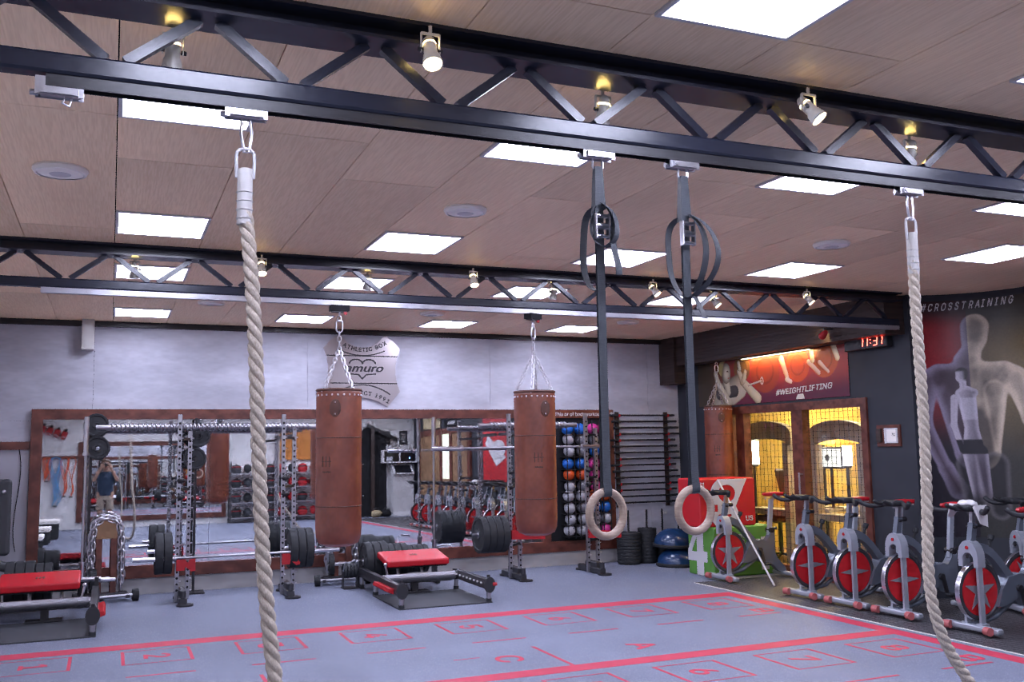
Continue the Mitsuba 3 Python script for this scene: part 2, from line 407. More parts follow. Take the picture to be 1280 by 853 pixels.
# bulkhead over the right wall
struct('bulkhead', b2((7.4, 7.56, 2.72), (RX, D, CZ)), 'dark_wood', label='dark wooden bulkhead above the glazed door')
for i in range(9):
    part('bulkhead', 'slat', b2((7.392, 7.56, 2.735+.042*i), (7.40, D-.06, 2.735+.042*i+.03)), 'dark_wood', False)
struct('trim_3', b2((7.36, 11.55, 2.47), (RX, D, CZ)), 'dark_wood', label='dark slatted duct in the back corner')
for i in range(13):
    part('trim_3', 'slat', b2((7.352, 11.542, 2.49+.048*i), (RX-.01, D-.06, 2.49+.048*i+.032)), 'dark_wood', False)
# duct box on back wall
struct('trim_4', b2((-.335, D-.17, 2.79), (-.205, D, CZ)), 'offwhite', label='small pale duct box under the ceiling on the back wall')

# ---- ceiling light panels
kl = Kit()
pg = sbox(-.29, -.325, .29, .325).difference(sbox(-.272, -.307, .272, .307))
kl.add('frame', mv(poly(pg, .03), 0, 0, -.006), 'white_metal', False)
kl.add('diffuser', (np.array([[-.272, -.307, .004], [.272, -.307, .004], [.272, .307, .004], [-.272, .307, .004]], float), np.array([[0, 2, 1], [0, 3, 2]])), 'white', False, emitter=emit(PANEL))
COLN = {0: 'first', 3: 'second', 6: 'third', 9: 'fourth', 12: 'fifth'}
for k, c in LIGHTS:
    x, y = PX0+PW*(k+.5), (c[0]+c[1])/2
    if k == 11: lab = 'square white ceiling light panel off the grid near the curved wall'
    else: lab = 'square white ceiling light panel, %s row away, %s column from left' % (ROWN[ROWS.index(c)], COLN[k])
    if y < 1: lab = lab.replace(' row away', ' row')
    stamp(kl, 'ceiling_light', lab, 'ceiling light', at(x, y, CZ-.004), 'ceiling light panels')
# ---- round ceiling speakers
ks = Kit()
ks.add('rim', lathe([(.118, 0), (.137, 0), (.14, -.012), (.13, -.028), (.118, -.03)], 36), 'grille', 40)
ks.add('grille', lathe([(0.0001, -.034), (.06, -.033), (.118, -.026)], 36), 'grille', 40)
ks.add('cone', lathe([(0.0001, -.037), (.04, -.0365), (.055, -.0335)], 24), 'white_metal', 40)
for (x, y), w in zip(((-.29, 5.53), (2.06, 5.63), (5.08, 5.69), (.91, 10.04), (3.31, 10.17), (5.86, 10.21)), ('left of the left rope', 'between the third row lights, middle', 'beside the right rope', 'near the back wall, leftmost', 'near the back wall, middle', 'near the back wall, rightmost')):
    stamp(ks, 'ceiling_speaker', 'round pale ceiling speaker '+w, 'speaker', at(x, y, CZ), 'round ceiling speakers')

# ---- lattice girders
def girder(yc, label, xa, xb, x0, pitch, raila, railm):
    g = thing('lattice_girder', label, 'girder')
    part(g, 'top_beam', cat(b2((xa, yc-.09, CZ-.014), (xb, yc+.09, CZ)), b2((xa, yc-.006, CZ-.08), (xb, yc+.006, CZ-.012)), b2((xa, yc-.085, CZ-.084), (xb, yc+.085, CZ-.07))), 'truss', False)
    zt, zb = CZ-.084, 2.865
    part(g, 'bottom_chord', mv(xf(rbox((0, 0, 0), (.068, .07, xb-xa), .008, 1), roty(math.pi/2)), (xa+xb)/2, yc, 2.8265), 'truss', 30)
    n = int((xb-xa)/pitch)
    for i in range(-int((x0-xa)/pitch), int((xb-x0)/pitch)):
        x = x0+pitch*i
        part(g, 'diagonal', bar((x+.03, yc, zb), (x+pitch/2-.03, yc, zt), .034, .034, (0, 1, 0)), 'truss', False)
        part(g, 'diagonal', bar((x+pitch-.03, yc, zb), (x+pitch/2+.03, yc, zt), .034, .034, (0, 1, 0)), 'truss', False)
    rl = part(g, 'rail', cat(b2((raila, yc-.022, 2.752), (xb, yc-.017, 2.792)), b2((raila, yc+.017, 2.752), (xb, yc+.022, 2.792)), b2((raila, yc-.022, 2.788), (xb, yc+.022, 2.7925))), railm, False, 'channel rail')
    for i in range(int((xb-raila)/.6) if railm == 'galvanized' else 0):
        part(g, 'rail__bolt', cyl((raila+.3+.6*i, yc-.026, 2.772), (raila+.3+.6*i, yc-.02, 2.772), .008, 6), 'steel', False)
    return g
girder(3.23, 'nearest black lattice girder carrying the ropes and gym rings', LX, NX, -.02, .573, -.22, 'black_metal')
girder(7.49, 'far black lattice girder carrying the punching bags', LX, 7.5, -.333, .593, -.49, 'galvanized')
T1Y, T2Y, RZ = 3.23, 7.49, 2.752

girder(-1.03, 'black lattice girder behind the camera seen in the mirror', LX, NX, -.3, .58, -.22, 'dark_steel')
# ---- spot lamps on the girders
def spot_kit(tilt, turn):
    "stem at the origin, hanging; head tilted"
    k = Kit()
    k.add('bracket', cat(cyl((0, 0, 0), (0, 0, -.028), .007, 8), bar((-.034, 0, -.03), (.034, 0, -.03), .006, .01), bar((-.034, 0, -.028), (-.034, 0, -.10), .014, .004, (1, 0, 0)), bar((.034, 0, -.028), (.034, 0, -.10), .014, .004, (1, 0, 0))), 'lampwhite', False)
    M = frame((0, 0, -.09), (1, 0, 0), (0, 1, 0), (0, 0, 1))@rotz(turn)@rotx(tilt)
    hd = lathe([(.0001, .062), (.012, .062), (.021, .05), (.023, .028), (.025, .02), (.025, -.02), (.03, -.028), (.036, -.06), (.037, -.068), (.034, -.068)], 20)
    k.add('head', xf(hd, M), 'lampwhite', 40)
    for q in (-1, 1): k.add('knob', xf(cyl((.045*q, 0, 0), (.028*q, 0, 0), .008, 8), M), 'black_metal', 30)
    k.add('bulb', xf(lathe([(.0001, -.068), (.02, -.066), (.034, -.062)], 20), M), 'white', False, emitter=emit(SPOTC))
    k.add('vent', xf(lathe([(.0255, .022), (.0246, .03)], 12), M), 'lampwhite', False, emitter=emit(LEAK))
    return k
kf = spot_kit(math.radians(-24), .0)       # leans towards the camera
kfr = spot_kit(math.radians(-38), .7)
kb = spot_kit(math.radians(12), .15)
sp = [(kf, 1.01, T1Y-.125, 3.10, 'facing the camera on the nearest girder, left of the gym rings'), (kfr, 2.69, T1Y-.125, 3.10, 'facing the camera on the nearest girder, right of the gym rings'),
      (kb, .16, T1Y+.13, 3.07, 'hung behind the nearest girder above the left rope'), (kb, 1.84, T1Y+.13, 3.07, 'hung behind the nearest girder above the first gym ring'), (kb, 3.51, T1Y+.13, 3.07, 'hung behind the nearest girder near the right rope'),
      (kf, 1.03, T2Y-.125, 3.10, 'on the far girder just beside the left rope'), (kf, 2.76, T2Y-.125, 3.10, 'facing the camera on the far girder between the two punching bags'), (kfr, 4.5, T2Y-.125, 3.10, 'on the far girder between the gym ring straps'), (kfr, 6.24, T2Y-.125, 3.10, 'nearest the wall clock on the far girder'),
      (kb, .13, T2Y+.13, 3.07, 'hung behind the far girder, leftmost'), (kb, 1.92, T2Y+.13, 3.07, 'hung behind the far girder above the first punching bag'), (kb, 3.62, T2Y+.13, 3.07, 'hung behind the far girder above the second punching bag'), (kfr, 5.33, T2Y+.13, 3.07, 'hung behind the far girder right of the gym rings')]
for kk, x, y, z, w in sp: stamp(kk, 'spot_lamp', 'small white spot lamp '+w, 'spot lamp', at(x, y, z), 'spot lamps on the girders')
# ---- spot washing the wall poster, under the bulkhead
ws = thing('wall_spot', 'small spot lamp under the bulkhead lighting the weightlifting poster', 'spot lamp')
M = frame((7.28, 8.35, 2.80), (1, 0, 0), (0, 1, 0), (0, 0, 1))@rotz(-.35)@rotx(math.radians(72))
part(ws, 'arm', cat(cyl((7.40, 8.35, 2.86), (7.28, 8.35, 2.86), .01, 8), cyl((7.28, 8.35, 2.87), (7.28, 8.35, 2.80), .008, 8)), 'black_metal')
part(ws, 'head', xf(lathe([(.0001, .06), (.025, .055), (.035, .0), (.042, -.06), (.04, -.06)], 16), M), 'red', 40, 'red lamp head')
part(ws, 'bulb', xf(lathe([(.0001, -.056), (.038, -.055)], 16), M), 'white', False, emitter=emit((36, 25, 11)))
for i, (yy, zz) in enumerate(((9.55, 2.70),)):
    lb = thing('poster_light', 'slim warm light strip above the weightlifting poster', 'lamp')
    part(lb, 'housing', b2((7.565, 8.95, 2.702), (7.62, 10.3, 2.722)), 'black_metal', False)
    part(lb, 'tube', (np.array([[7.57, 8.97, 2.701], [7.615, 8.97, 2.701], [7.615, 10.28, 2.701], [7.57, 10.28, 2.701]]), np.array([[0, 2, 1], [0, 3, 2]])), 'white', False, emitter=emit((30, 21, 8.5)))

# ================================================================== MIRROR, EMBLEM, WALL ITEMS
MNX, MNZ = -.0033, -.0103            # the glass leans very slightly
mr = struct('mirror', cat(b2((-.82, 11.885, .185), (-.705, 11.945, 2.11)),), 'mahogany', label='wide wall mirror in a dark reddish brown wooden frame')
labels[mr] = {'label': 'wide wall mirror in a dark reddish brown wooden frame', 'category': 'mirror'}
for nm, lo, hi in (('frame_rail', (-.705, 11.885, 1.995), (6.54, 11.945, 2.11)), ('frame_rail', (-.705, 11.885, .185), (6.54, 11.945, .325)), ('frame_post', (5.42, 11.885, .325), (5.54, 11.945, 1.995)), ('frame_post', (6.43, 11.885, .325), (6.54, 11.945, 1.995))):
    part(mr, nm, b2(lo, hi), 'mahogany', False)
ed = (-.705, 1.1, 2.55, 4.0, 5.42)
for a, b in zip(ed[:-1], ed[1:]):
    a += .0015; b -= .0015
    q = lambda x, z: (x, 11.93-((x-3)*MNX+(z-1.15)*MNZ), z)
    v = [q(a, .325), q(b, .325), q(b, 1.995), q(a, 1.995)]; v += [(x, y+.004, z) for x, y, z in v]
    part(mr, 'pane', (np.array(v), np.array([[0, 1, 2], [0, 2, 3], [5, 4, 7], [5, 7, 6], [0, 4, 5], [0, 5, 1], [1, 5, 6], [1, 6, 2], [2, 6, 7], [2, 7, 3], [3, 7, 4], [3, 4, 0]])), 'mirror', False)
part(mr, 'lettering', xf(text('This or of bodyworkout life fit', .048, .003, True), F_BACK((5.62, 11.884, 2.025))), 'white', False, 'white lettering on the frame')
# emblem on the back wall
EX, EY = 2.94, D
em = thing('wall_emblem', 'large shield shaped metal emblem on the grey back wall', 'emblem')
def mirror_pts(r): return [(-x, z) for x, z in r][::-1]
right = [(.0, 2.90), (.10, 2.915), (.20, 2.97), (.28, 3.055), (.31, 3.055), (.40, 3.0), (.50, 2.89), (.455, 2.78), (.435, 2.66), (.435, 2.56), (.46, 2.44), (.495, 2.34), (.33, 2.145), (.22, 2.21), (.10, 2.25), (.0, 2.26)]
outl = right+[(-x, z) for x, z in right[::-1]][1:-1]
part(em, 'plate', xf(prism(outl, .03), F_BACK((EX, EY, 0))), 'emblem', False)
up = [(x, 2.80+.35*(x*x)*2.2) for x in np.linspace(-.29, .29, 15)]
lo = [(x, 2.345-.35*(x*x)*2.6+.08) for x in np.linspace(-.36, .36, 17)]
for nm, pth in (('groove', [(-.46, 2.795), (.46, 2.795)]), ('groove', [(-.46, 2.445), (.46, 2.445)])):
    part(em, nm, xf(poly(sbox(pth[0][0], pth[0][1]-.007, pth[1][0], pth[1][1]+.007), .033), F_BACK((EX, EY, 0))), 'letter_metal', False)
from shapely.geometry import LineString
for pth, w in ((up, .014), (lo, .014)):
    part(em, 'banner_edge', xf(poly(LineString(pth).buffer(w/2), .036), F_BACK((EX, EY, 0))), 'letter_metal', False)
heart = [(.0, 2.515), (.14, 2.55)]
for s in (-1, 1):
    a = np.linspace(math.radians(10), math.radians(175), 14)
    part(em, 'heart_arc', xf(poly(LineString([(s*(.085+.085*math.cos(t)), 2.69+.06*math.sin(t)) for t in a]).buffer(.008), .04), F_BACK((EX, EY, 0))), 'letter_metal', False)
    part(em, 'heart_arc', xf(poly(LineString([(s*.17, 2.565), (s*.05, 2.555), (0, 2.50)]).buffer(.008), .04), F_BACK((EX, EY, 0))), 'letter_metal', False)
t_ = text('amuro', .085, .02, True, .28, True); t_[0][:, 0] *= 1.45
part(em, 'lettering', xf(t_, F_BACK((EX+.02, EY-.025, 2.595))), 'letter_metal', False)
def arctext(s, h, cx, f, d=.008):
    out = []; m0 = text(s, h, d, True)[0][:, 0]; x = -(m0.max()-m0.min())/2*1.03
    for ch in s:
        if ch == ' ': x += h*.6; continue
        m = text(ch, h, d, True); w = m[0][:, 0].max(); xc = x+w/2; z, sl = f(xc)
        m[0][:, 0] -= w/2; c, s_ = math.cos(sl), math.sin(sl)
        out.append((xf(xf(m, rotz(sl)), F_BACK((cx+xc, EY-.03, z))), ch)); x += w+h*.15
    return out
for m, ch in arctext('ATHLETIC BOX', .05, EX, lambda x: (2.85+1.0*x*x, math.atan(2.0*x))): part(em, 'letter', m, 'letter_metal', False)
for m, ch in arctext('DISTRICT 1991', .05, EX, lambda x: (2.295-.95*x*x, math.atan(-1.9*x))): part(em, 'letter', m, 'letter_metal', False)
# whiteboard framed on the far left
wb = thing('framed_board', 'pale board in a brown frame at the left end of the back wall', 'board')
part(wb, 'frame', b2((-1.61, 11.90, 1.66), (-.83, 11.945, 1.75)), 'mahogany', False)
part(wb, 'board', b2((-1.61, 11.935, .19), (-.83, 11.948, 1.66)), 'whiteboard', False)
part(wb, 'cord', tube(smoothpath([(-.93, 11.925, 1.66), (-.925, 11.925, 1.2), (-.96, 11.925, .8), (-.93, 11.925, .55)], 16), .004, 5), 'black_matte', True)
# ================================================================== ROPES, RINGS
def trolley_mesh(): return cat(b2((-.055, -.03, -.026), (.055, .03, -.004)), b2((-.07, -.02, -.03), (.07, -.014, .03)), b2((-.07, .014, -.03), (.07, .02, .03)), cyl((-.085, 0, -.02), (-.06, 0, -.02), .01, 8), cyl((-.045, -.033, -.015), (-.045, .033, -.015), .007, 6))
def climbing_rope(x, pts, label):
    r = thing('climbing_rope', label, 'rope')
    part(r, 'trolley', mv(trolley_mesh(), x, T1Y, RZ), 'steel', False, 'galvanised rail trolley')
    z0 = RZ-.03
    part(r, 'shackle', cat(tube([(x-.012, T1Y, z0), (x-.016, T1Y, z0-.05), (x-.005, T1Y, z0-.115), (x+.012, T1Y, z0-.115), (x+.02, T1Y, z0-.05), (x+.014, T1Y, z0)], .006, 6)), 'chrome', True)
    z1 = z0-.105
    a = np.linspace(0, math.pi, 10)
    part(r, 'thimble', tube([(x-.027, T1Y, z1-.10), (x-.030, T1Y, z1-.04)]+[(x-.029*math.cos(t), T1Y, z1-.02+.022*math.sin(t)) for t in a]+[(x+.030, T1Y, z1-.04), (x+.027, T1Y, z1-.10)], .0065, 6), 'white_metal', True)
    part(r, 'binding', cat(tube([(x, T1Y, z1-.07), (x, T1Y, z1-.26)], .0255, 12), cat(*[torus(.0255, .003, 14, 5, (x, T1Y, z1-.15-.03*i)) for i in range(4)])), 'offwhite', True, 'pale whipping around the rope eye')
    P = smoothpath([(x, T1Y, z1-.20)]+pts, 420); s = np.r_[0, np.cumsum(np.linalg.norm(np.diff(P, axis=0), axis=1))]
    t = np.gradient(P, axis=0); t /= np.linalg.norm(t, axis=1, keepdims=True)
    for k in range(3):
        X = np.cross(t, V(.3, 1, .02)); X /= np.linalg.norm(X, axis=1, keepdims=True); Y = np.cross(t, X)
        ph = -s/.135*2*np.pi+k*2*np.pi/3
        part(r, 'strand', tube(P+.0125*(np.cos(ph)[:, None]*X+np.sin(ph)[:, None]*Y), .0138, 7), 'rope', True)
    return r
climbing_rope(.393, [(.43, T1Y, 2.03), (.455, T1Y, 1.5), (.49, T1Y, 1.04), (.52, T1Y-.01, .80), (.545, T1Y-.12, .48), (.53, T1Y-.5, .16), (.47, 2.1, .035), (.38, 1.2, .03), (.25, .45, .03)], 'thick twisted rope hanging left of both punching bags from the nearest girder')
climbing_rope(3.35, [(3.348, T1Y, 2.07), (3.352, T1Y, 1.78), (3.345, T1Y, 1.43), (3.33, T1Y, 1.15), (3.33, T1Y, .94), (3.39, T1Y, .735), (3.523, T1Y, .54), (3.70, T1Y-.03, .28), (3.92, T1Y-.1, .07), (4.3, T1Y-.25, .03), (4.9, T1Y-.3, .03)], 'thick twisted rope hanging in front of the spin bikes from the nearest girder')
pegs = thing('rail_stop', 'small galvanised rail stop near the left end of the nearest girder', 'rail stop')
part(pegs, 'clamp', mv(trolley_mesh(), -.18, T1Y, RZ), 'steel'); part(pegs, 'eyelet', tube([(-.16, T1Y, RZ-.02), (-.172, T1Y, RZ-.045), (-.15, T1Y, RZ-.055), (-.145, T1Y, RZ-.03)], .004, 6), 'chrome', True)
def gym_ring(x, yaw, label, loops):
    r = thing('gym_ring', label, 'gym ring', 'gym rings')
    zc = 1.345
    part(r, 'trolley', mv(trolley_mesh(), x, T1Y, RZ), 'steel', False, 'galvanised rail trolley')
    part(r, 'eyelet', cat(tube([(x-.02, T1Y, RZ-.02), (x-.022, T1Y, RZ-.06), (x, T1Y, RZ-.08), (x+.022, T1Y, RZ-.06), (x+.02, T1Y, RZ-.02)], .005, 6)), 'chrome', True)
    M = frame((x, T1Y, zc), (math.cos(yaw), -math.sin(yaw), 0), (0, 0, 1), (-math.sin(yaw), -math.cos(yaw), 0))
    part(r, 'ring', xf(torus(.083, .0158, 48, 12), M), 'ringwood', True, 'pale wooden ring')
    sd = (math.cos(yaw*.5), -math.sin(yaw*.5), 0)
    zt = RZ-.07
    part(r, 'strap', ribbon([(x, T1Y-.004, zt), (x, T1Y-.006, 2.5), (x, T1Y-.006, 2.2), (x, T1Y-.006, 1.8), (x, T1Y-.010, zc+.12), (x, T1Y-.018, zc+.09), (x, T1Y-.016, zc+.070), (x, T1Y, zc+.064), (x, T1Y+.016, zc+.07), (x, T1Y+.018, zc+.09), (x, T1Y+.008, zc+.14), (x, T1Y+.004, 1.9), (x, T1Y+.004, 2.5), (x, T1Y+.003, zt)], .036, .0022, sd), 'strap', True)
    part(r, 'strap_fold', hull([(x+a, T1Y+b, z) for a, b, z in ((-.016, -.012, zt+.01), (.016, -.012, zt+.01), (-.026, -.02, 2.50), (.022, -.02, 2.52), (-.026, .016, 2.50), (.022, .016, 2.52), (-.016, .012, zt+.01), (.016, .012, zt+.01))]), 'strap', False)
    part(r, 'buckle', cat(b2((x-.03, T1Y-.034, 2.40), (x-.024, T1Y-.01, 2.50)), b2((x+.024, T1Y-.034, 2.40), (x+.03, T1Y-.01, 2.50)), cyl((x-.03, T1Y-.026, 2.49), (x+.03, T1Y-.026, 2.49), .008, 10), cyl((x-.03, T1Y-.022, 2.45), (x+.03, T1Y-.022, 2.45), .013, 10), cyl((x-.03, T1Y-.026, 2.41), (x+.03, T1Y-.026, 2.41), .007, 10)), 'chrome', 30, 'chrome cam buckle')
    for pts, w, q in loops:
        part(r, 'strap_loop', ribbon(smoothpath([(x+a, T1Y+b+q*a, z) for a, b, z in pts], 40), .040, .0024, (-q, 1, 0)), 'strap', True)
    return r
gym_ring(1.737, -.20, 'wooden gym ring on a dark strap, the one nearer the punching bags', [
    ([(-0.004, .0, 2.53), (-0.022, .0, 2.51), (-0.032, .0, 2.42), (-0.033, .0, 2.30), (-0.025, .0, 2.235), (-0.007, .0, 2.20)], .03, -2.2),
    ([(-0.007, -.02, 2.53), (-0.025, -.03, 2.48), (-0.022, -.035, 2.40), (0.004, -.04, 2.365), (0.029, -.035, 2.39), (0.036, -.03, 2.45), (0.025, -.02, 2.51), (0.007, -.01, 2.54)], .03, -1.3),
    ([(0.014, .0, 2.53), (0.030, -.0, 2.48), (0.029, .0, 2.38), (0.036, .0, 2.31), (0.039, .0, 2.25)], .03, -2.0)])
gym_ring(2.13, -.12, 'wooden gym ring on a dark strap before the red and green boxes', [
    ([(-0.007, .0, 2.52), (-0.025, .0, 2.50), (-0.033, .0, 2.38), (-0.025, .0, 2.26), (0.000, -.0, 2.19), (0.022, .0, 2.21)], .03, -2.2),
    ([(0.011, .0, 2.53), (0.032, .0, 2.50), (0.061, .0, 2.41), (0.066, .0, 2.34), (0.047, .0, 2.25), (0.011, .0, 2.19)], .03, -2.0),
    ([(0.014, .0, 2.52), (0.036, .0, 2.42), (0.033, .0, 2.30), (0.014, .0, 2.21)], .03, -2.4),
    ([(0.014, .0, 2.20), (0.025, .0, 2.15), (0.035, .0, 2.10)], .034, -2.0)])

# ================================================================== PUNCHING BAGS
def bag_kit(r, h, junction, hang):
    "origin at the bag's top centre, z down"
    k = Kit()
    k.add('body', lathe([(.0001, -h), (r*.55, -h), (r*.86, -h+.025), (r*.97, -h+.07), (r, -h+.14), (r*1.005, -h*.5), (r*.995, -.03), (r*.97, -.008), (r*.93, 0), (r*.9, -.02), (.0001, -.03)], 40), 'leather', 40)
    for z in (-.31*h, -.745*h): k.add('seam', mv(torus(r*1.003, .004, 40, 5), 0, 0, z), 'leather_dark', True)
    k.add('rim', mv(torus(r*.955, .012, 40, 6), 0, 0, -.004), 'leather_dark', True)
    for i in range(24):
        a = i*2*math.pi/24
        k.add('eyelet', ball((r*.99*math.cos(a), r*.99*math.sin(a), -.045), .009, 1), 'chrome', True)
    # oval patch with two studs, towards the camera
    M = rotz(math.radians(-112))
    pt = lathe([(.0001, .004), (.05, .003), (.055, 0)], 20)
    P2 = frame((r*1.0, 0, -.15), (0, .8, 0), (0, 0, 1.25), (1, 0, 0))
    k.add('patch', xf(pt, M@P2), 'leather_dark', 30)
    for z in (-.105, -.195): k.add('patch_stud', xf(ball((r*1.008, 0, z), .007, 1), M), 'chrome', True)
    M2 = rotz(math.radians(-135))
    lg = [xf(bar((r*1.004, -.03+.03*i, -.52), (r*1.004, -.03+.03*i, -.60), .007, .003, (1, 0, 0)), M2) for i in range(3)]
    k.add('stamp', cat(*lg, xf(bar((r*1.004, -.04, -.56), (r*1.004, .045, -.56), .007, .003, (1, 0, 0)), M2), xf(bar((r*1.004, -.03, -.64), (r*1.004, .04, -.64), .012, .003, (1, 0, 0)), M2)), 'leather_dark', False)
    for i in range(4):
        a = math.radians(30+90*i)
        k.add('chain', chain([(r*.93*math.cos(a), r*.93*math.sin(a), -.02), (0.012*math.cos(a), .012*math.sin(a), junction)], .044, .026, .0042), 'chrome', True)
    k.add('hanger_chain', chain([(0, 0, junction-.005), (0, 0, junction+.16)], .046, .028, .0045), 'chrome', True)
    k.add('swivel', cat(torus(.03, .006, 16, 6)) if 0 else xf(link(.10, .05, .007, 8), at(0, 0, junction+.20)), 'chrome', True)
    if hang > junction+.26: k.add('hanger_chain', chain([(0, 0, junction+.235), (0, 0, hang-.02)], .046, .028, .0045), 'chrome', True)
    return k
BZ = 2.075
kb1 = bag_kit(.178, 1.215, .31, RZ-BZ-.01)
kb1.add('trolley', b2((-.075, -.04, RZ-BZ-.045), (.075, .04, RZ-BZ+.0)), 'black_matte', False); kb1.add('trolley', b2((-.06, -.03, RZ-BZ-.055), (.06, .03, RZ-BZ-.045)), 'black_metal', False)
kb1.add('trolley_clip', b2((.03, -.03, RZ-BZ-.075), (.055, -.015, RZ-BZ-.05)), 'red', False)
stamp(kb1, 'punching_bag', 'brown leather punching bag hanging in front of the shield emblem', 'punching bag', at(1.66, T2Y, BZ), 'brown leather punching bags')
stamp(kb1, 'punching_bag', 'brown leather punching bag hanging left of the coloured ball rack', 'punching bag', at(3.355, T2Y, BZ, .5), 'brown leather punching bags')
kb3 = bag_kit(.183, 1.2, .30, 2.72-2.105)
stamp(kb3, 'punching_bag', 'brown leather punching bag hanging behind the red box by the glazed door', 'punching bag', at(7.43, 10.63, 2.105), 'brown leather punching bags')

# ================================================================== SQUAT RIG ALONG THE MIRROR
def plate_mesh(r, w, hole=.026, n=36):
    return lathe([(hole, -w/2), (r*.32, -w/2), (r*.34, -w/2+.006), (r*.78, -w/2+.008), (r*.82, -w/2), (r*.97, -w/2), (r, -w/2+.008), (r, w/2-.008), (r*.97, w/2), (r*.82, w/2), (r*.78, w/2-.008), (r*.34, w/2-.006), (r*.32, w/2), (hole, w/2), (hole, -w/2)], n)
AX = roty(math.pi/2)        # z axis -> x axis
def kit_plate(r, w):
    k = Kit(); k.add('disc', xf(plate_mesh(r, w), AX), 'black_rubber', 30)
    if r > .13: k.add('hub', xf(lathe([(.026, -w/2-.002), (.045, -w/2-.002), (.045, w/2+.002), (.026, w/2+.002), (.026, -w/2-.002)], 20), AX), 'steel', 30)
    return k
kpl, kpm, kps, kpt = kit_plate(.225, .085), kit_plate(.195, .075), kit_plate(.165, .06), kit_plate(.13, .04)
def upright(x, y, label, pegs, arm, tall=2.02, armz=.46, rd=.105):
    u = thing('rack_upright', label, 'squat rack upright', 'squat rack uprights by the mirror')
    for nm, dx, dy, h in (('front_column', -.02, 0, tall), ('rear_column', rd, .22, 1.84)):
        cx, cy, s = x+dx, y+dy, .042
        c = part(u, nm, cat(b2((cx-s/2, cy-s/2, .01), (cx-s/2+.011, cy+s/2, h)), b2((cx+s/2-.012, cy-s/2, .01), (cx+s/2, cy+s/2, h)), b2((cx-s/2+.01, cy-s/2+.006, .01), (cx+s/2-.01, cy+s/2-.006, h))), 'steel', False)
        n = int(h/.064)
        for i in range(2, n):
            part(c, 'hole', cyl((cx, cy-s/2-.001, i*.064), (cx, cy+.0, i*.064), .0125, 8), 'black_matte', False)
        for i in range(1, n, 2):
            part(c, 'bolt', cyl((cx+s/2, cy, i*.064+.03), (cx+s/2+.022, cy, i*.064+.03), .008, 6), 'chrome', False)
    for z in (.4, 1.2, 1.75): part(u, 'brace', bar((x-.01, y+.02, z), (x+rd-.01, y+.21, z), .03, .03), 'dark_steel', False)
    if x < 5: part(u, 'wall_tie', bar((x+rd, y+.23, 1.78), (x+rd, 11.885, 1.78), .03, .04), 'dark_steel', False)
    part(u, 'foot', cat(rbox((x+.03, y+.02, .045), (.085, .62, .075), .01, 1), rbox((x+.03, y-.02, .11), (.075, .30, .08), .012, 1)), 'dark_steel', 30)
    for yy in (y-.30, y+.32): part(u, 'foot_disc', cyl((x+.05, yy, .0), (x+.05, yy, .018), .085, 24), 'black_metal')
    part(u, 'foot_bolt', cyl((x+.03, y-.27, .08), (x+.03, y-.27, .15), .03, 12), 'dark_steel')
    for z in (1.30, 1.12): part(u, 'collar', cat(ball((x, y-.03, z), .034, 1), cyl((x-.045, y-.03, z), (x+.045, y-.03, z), .012, 8)), 'black_metal', 30)
    if arm: part(u, 'safety_arm', xf(prism(arm, .05), frame((x, y-.03, armz), (1, 0, 0), (0, 0, 1), (0, -1, 0))), 'red', False, 'red safety arm')
    for x0, x1, z in pegs: part(u, 'plate_peg', cyl((x0, y+.1, z), (x1, y+.1, z), .024, 12), 'chrome')
    return u
hook = [(-.03, .02), (-.03, -.10), (.05, -.10), (.06, -.06), (.12, -.11), (.165, -.11), (.165, .03), (.12, .03), (.09, -.02), (.05, .02)]
beam_arm = [(-.03, .05), (-.03, -.06), (.42, -.075), (.42, .0)]
UY = 11.08
upright(.72, UY, 'perforated steel rack upright holding the left end of the low barbell', [(.40, .70, .54)], hook, armz=.44)
upright(1.84, UY, 'perforated steel rack upright just left of the first punching bag', [(1.86, 2.2, .50)], hook, armz=.44, rd=.14)
upright(4.60, UY-.05, 'perforated steel rack upright carrying big plates left of the second punching bag', [(4.12, 4.58, .54)], beam_arm, armz=.54, rd=.20)
upright(5.69, UY-.02, 'perforated steel rack upright in front of the coloured ball rack', [], beam_arm, armz=.50, rd=.235)
def plates(kit, w, x0, n, y, z, where, grp):
    for i in range(n):
        stamp(kit, 'weight_plate', 'black weight plate %s%s' % (where, ', %s from the left' % ('first', 'second', 'third', 'fourth', 'fifth')[i] if n > 1 else ''), 'weight plate', at(x0+i*(w+.004)+w/2, y, z), grp)
plates(kpl, .085, .475, 2, UY+.1, .52, 'on the peg of the leftmost rack upright', 'plates on the rack pegs')
plates(kpl, .085, 1.90, 3, UY+.1, .50, 'on the peg beside the climbing rope', 'plates on the rack pegs')
plates(kpl, .085, 4.19, 4, UY+.05, .54, 'on the peg left of the second punching bag', 'plates on the rack pegs')
# wrapped cross bars
def wrapped(x0, x1, lab):
    t = thing('wrapped_bar', lab, 'pull-up bar')
    part(t, 'core', cyl((x0, UY+.26, 1.885), (x1, UY+.26, 1.885), .03, 14), 'steel')
    n = int((x1-x0-.3)/.004); s = np.linspace(x0+.15, x1-.15, n); a = s/.045*2*np.pi
    part(t, 'wrapping', tube(np.c_[s, UY+.26+.034*np.cos(a), 1.885+.034*np.sin(a)], .014, 5), 'knurl', True)
wrapped(-.15, 2.3, 'thick wrapped steel bar across the left rack uprights'); wrapped(4.3, 5.68, 'thick wrapped steel bar across the right rack uprights')
def barbell(x0, x1, y, z, label, sl=.42):
    b = thing('barbell', label, 'barbell')
    part(b, 'shaft', cyl((x0+sl, y, z), (x1-sl, y, z), .0145, 12), 'steel')
    for a, c in ((x0, x0+sl), (x1-sl, x1)): part(b, 'sleeve', cyl((a, y, z), (c, y, z), .025, 14), 'chrome')
    for a in (x0+sl, x1-sl): part(b, 'collar', cyl((a-.015, y, z), (a+.015, y, z), .035, 14), 'chrome')
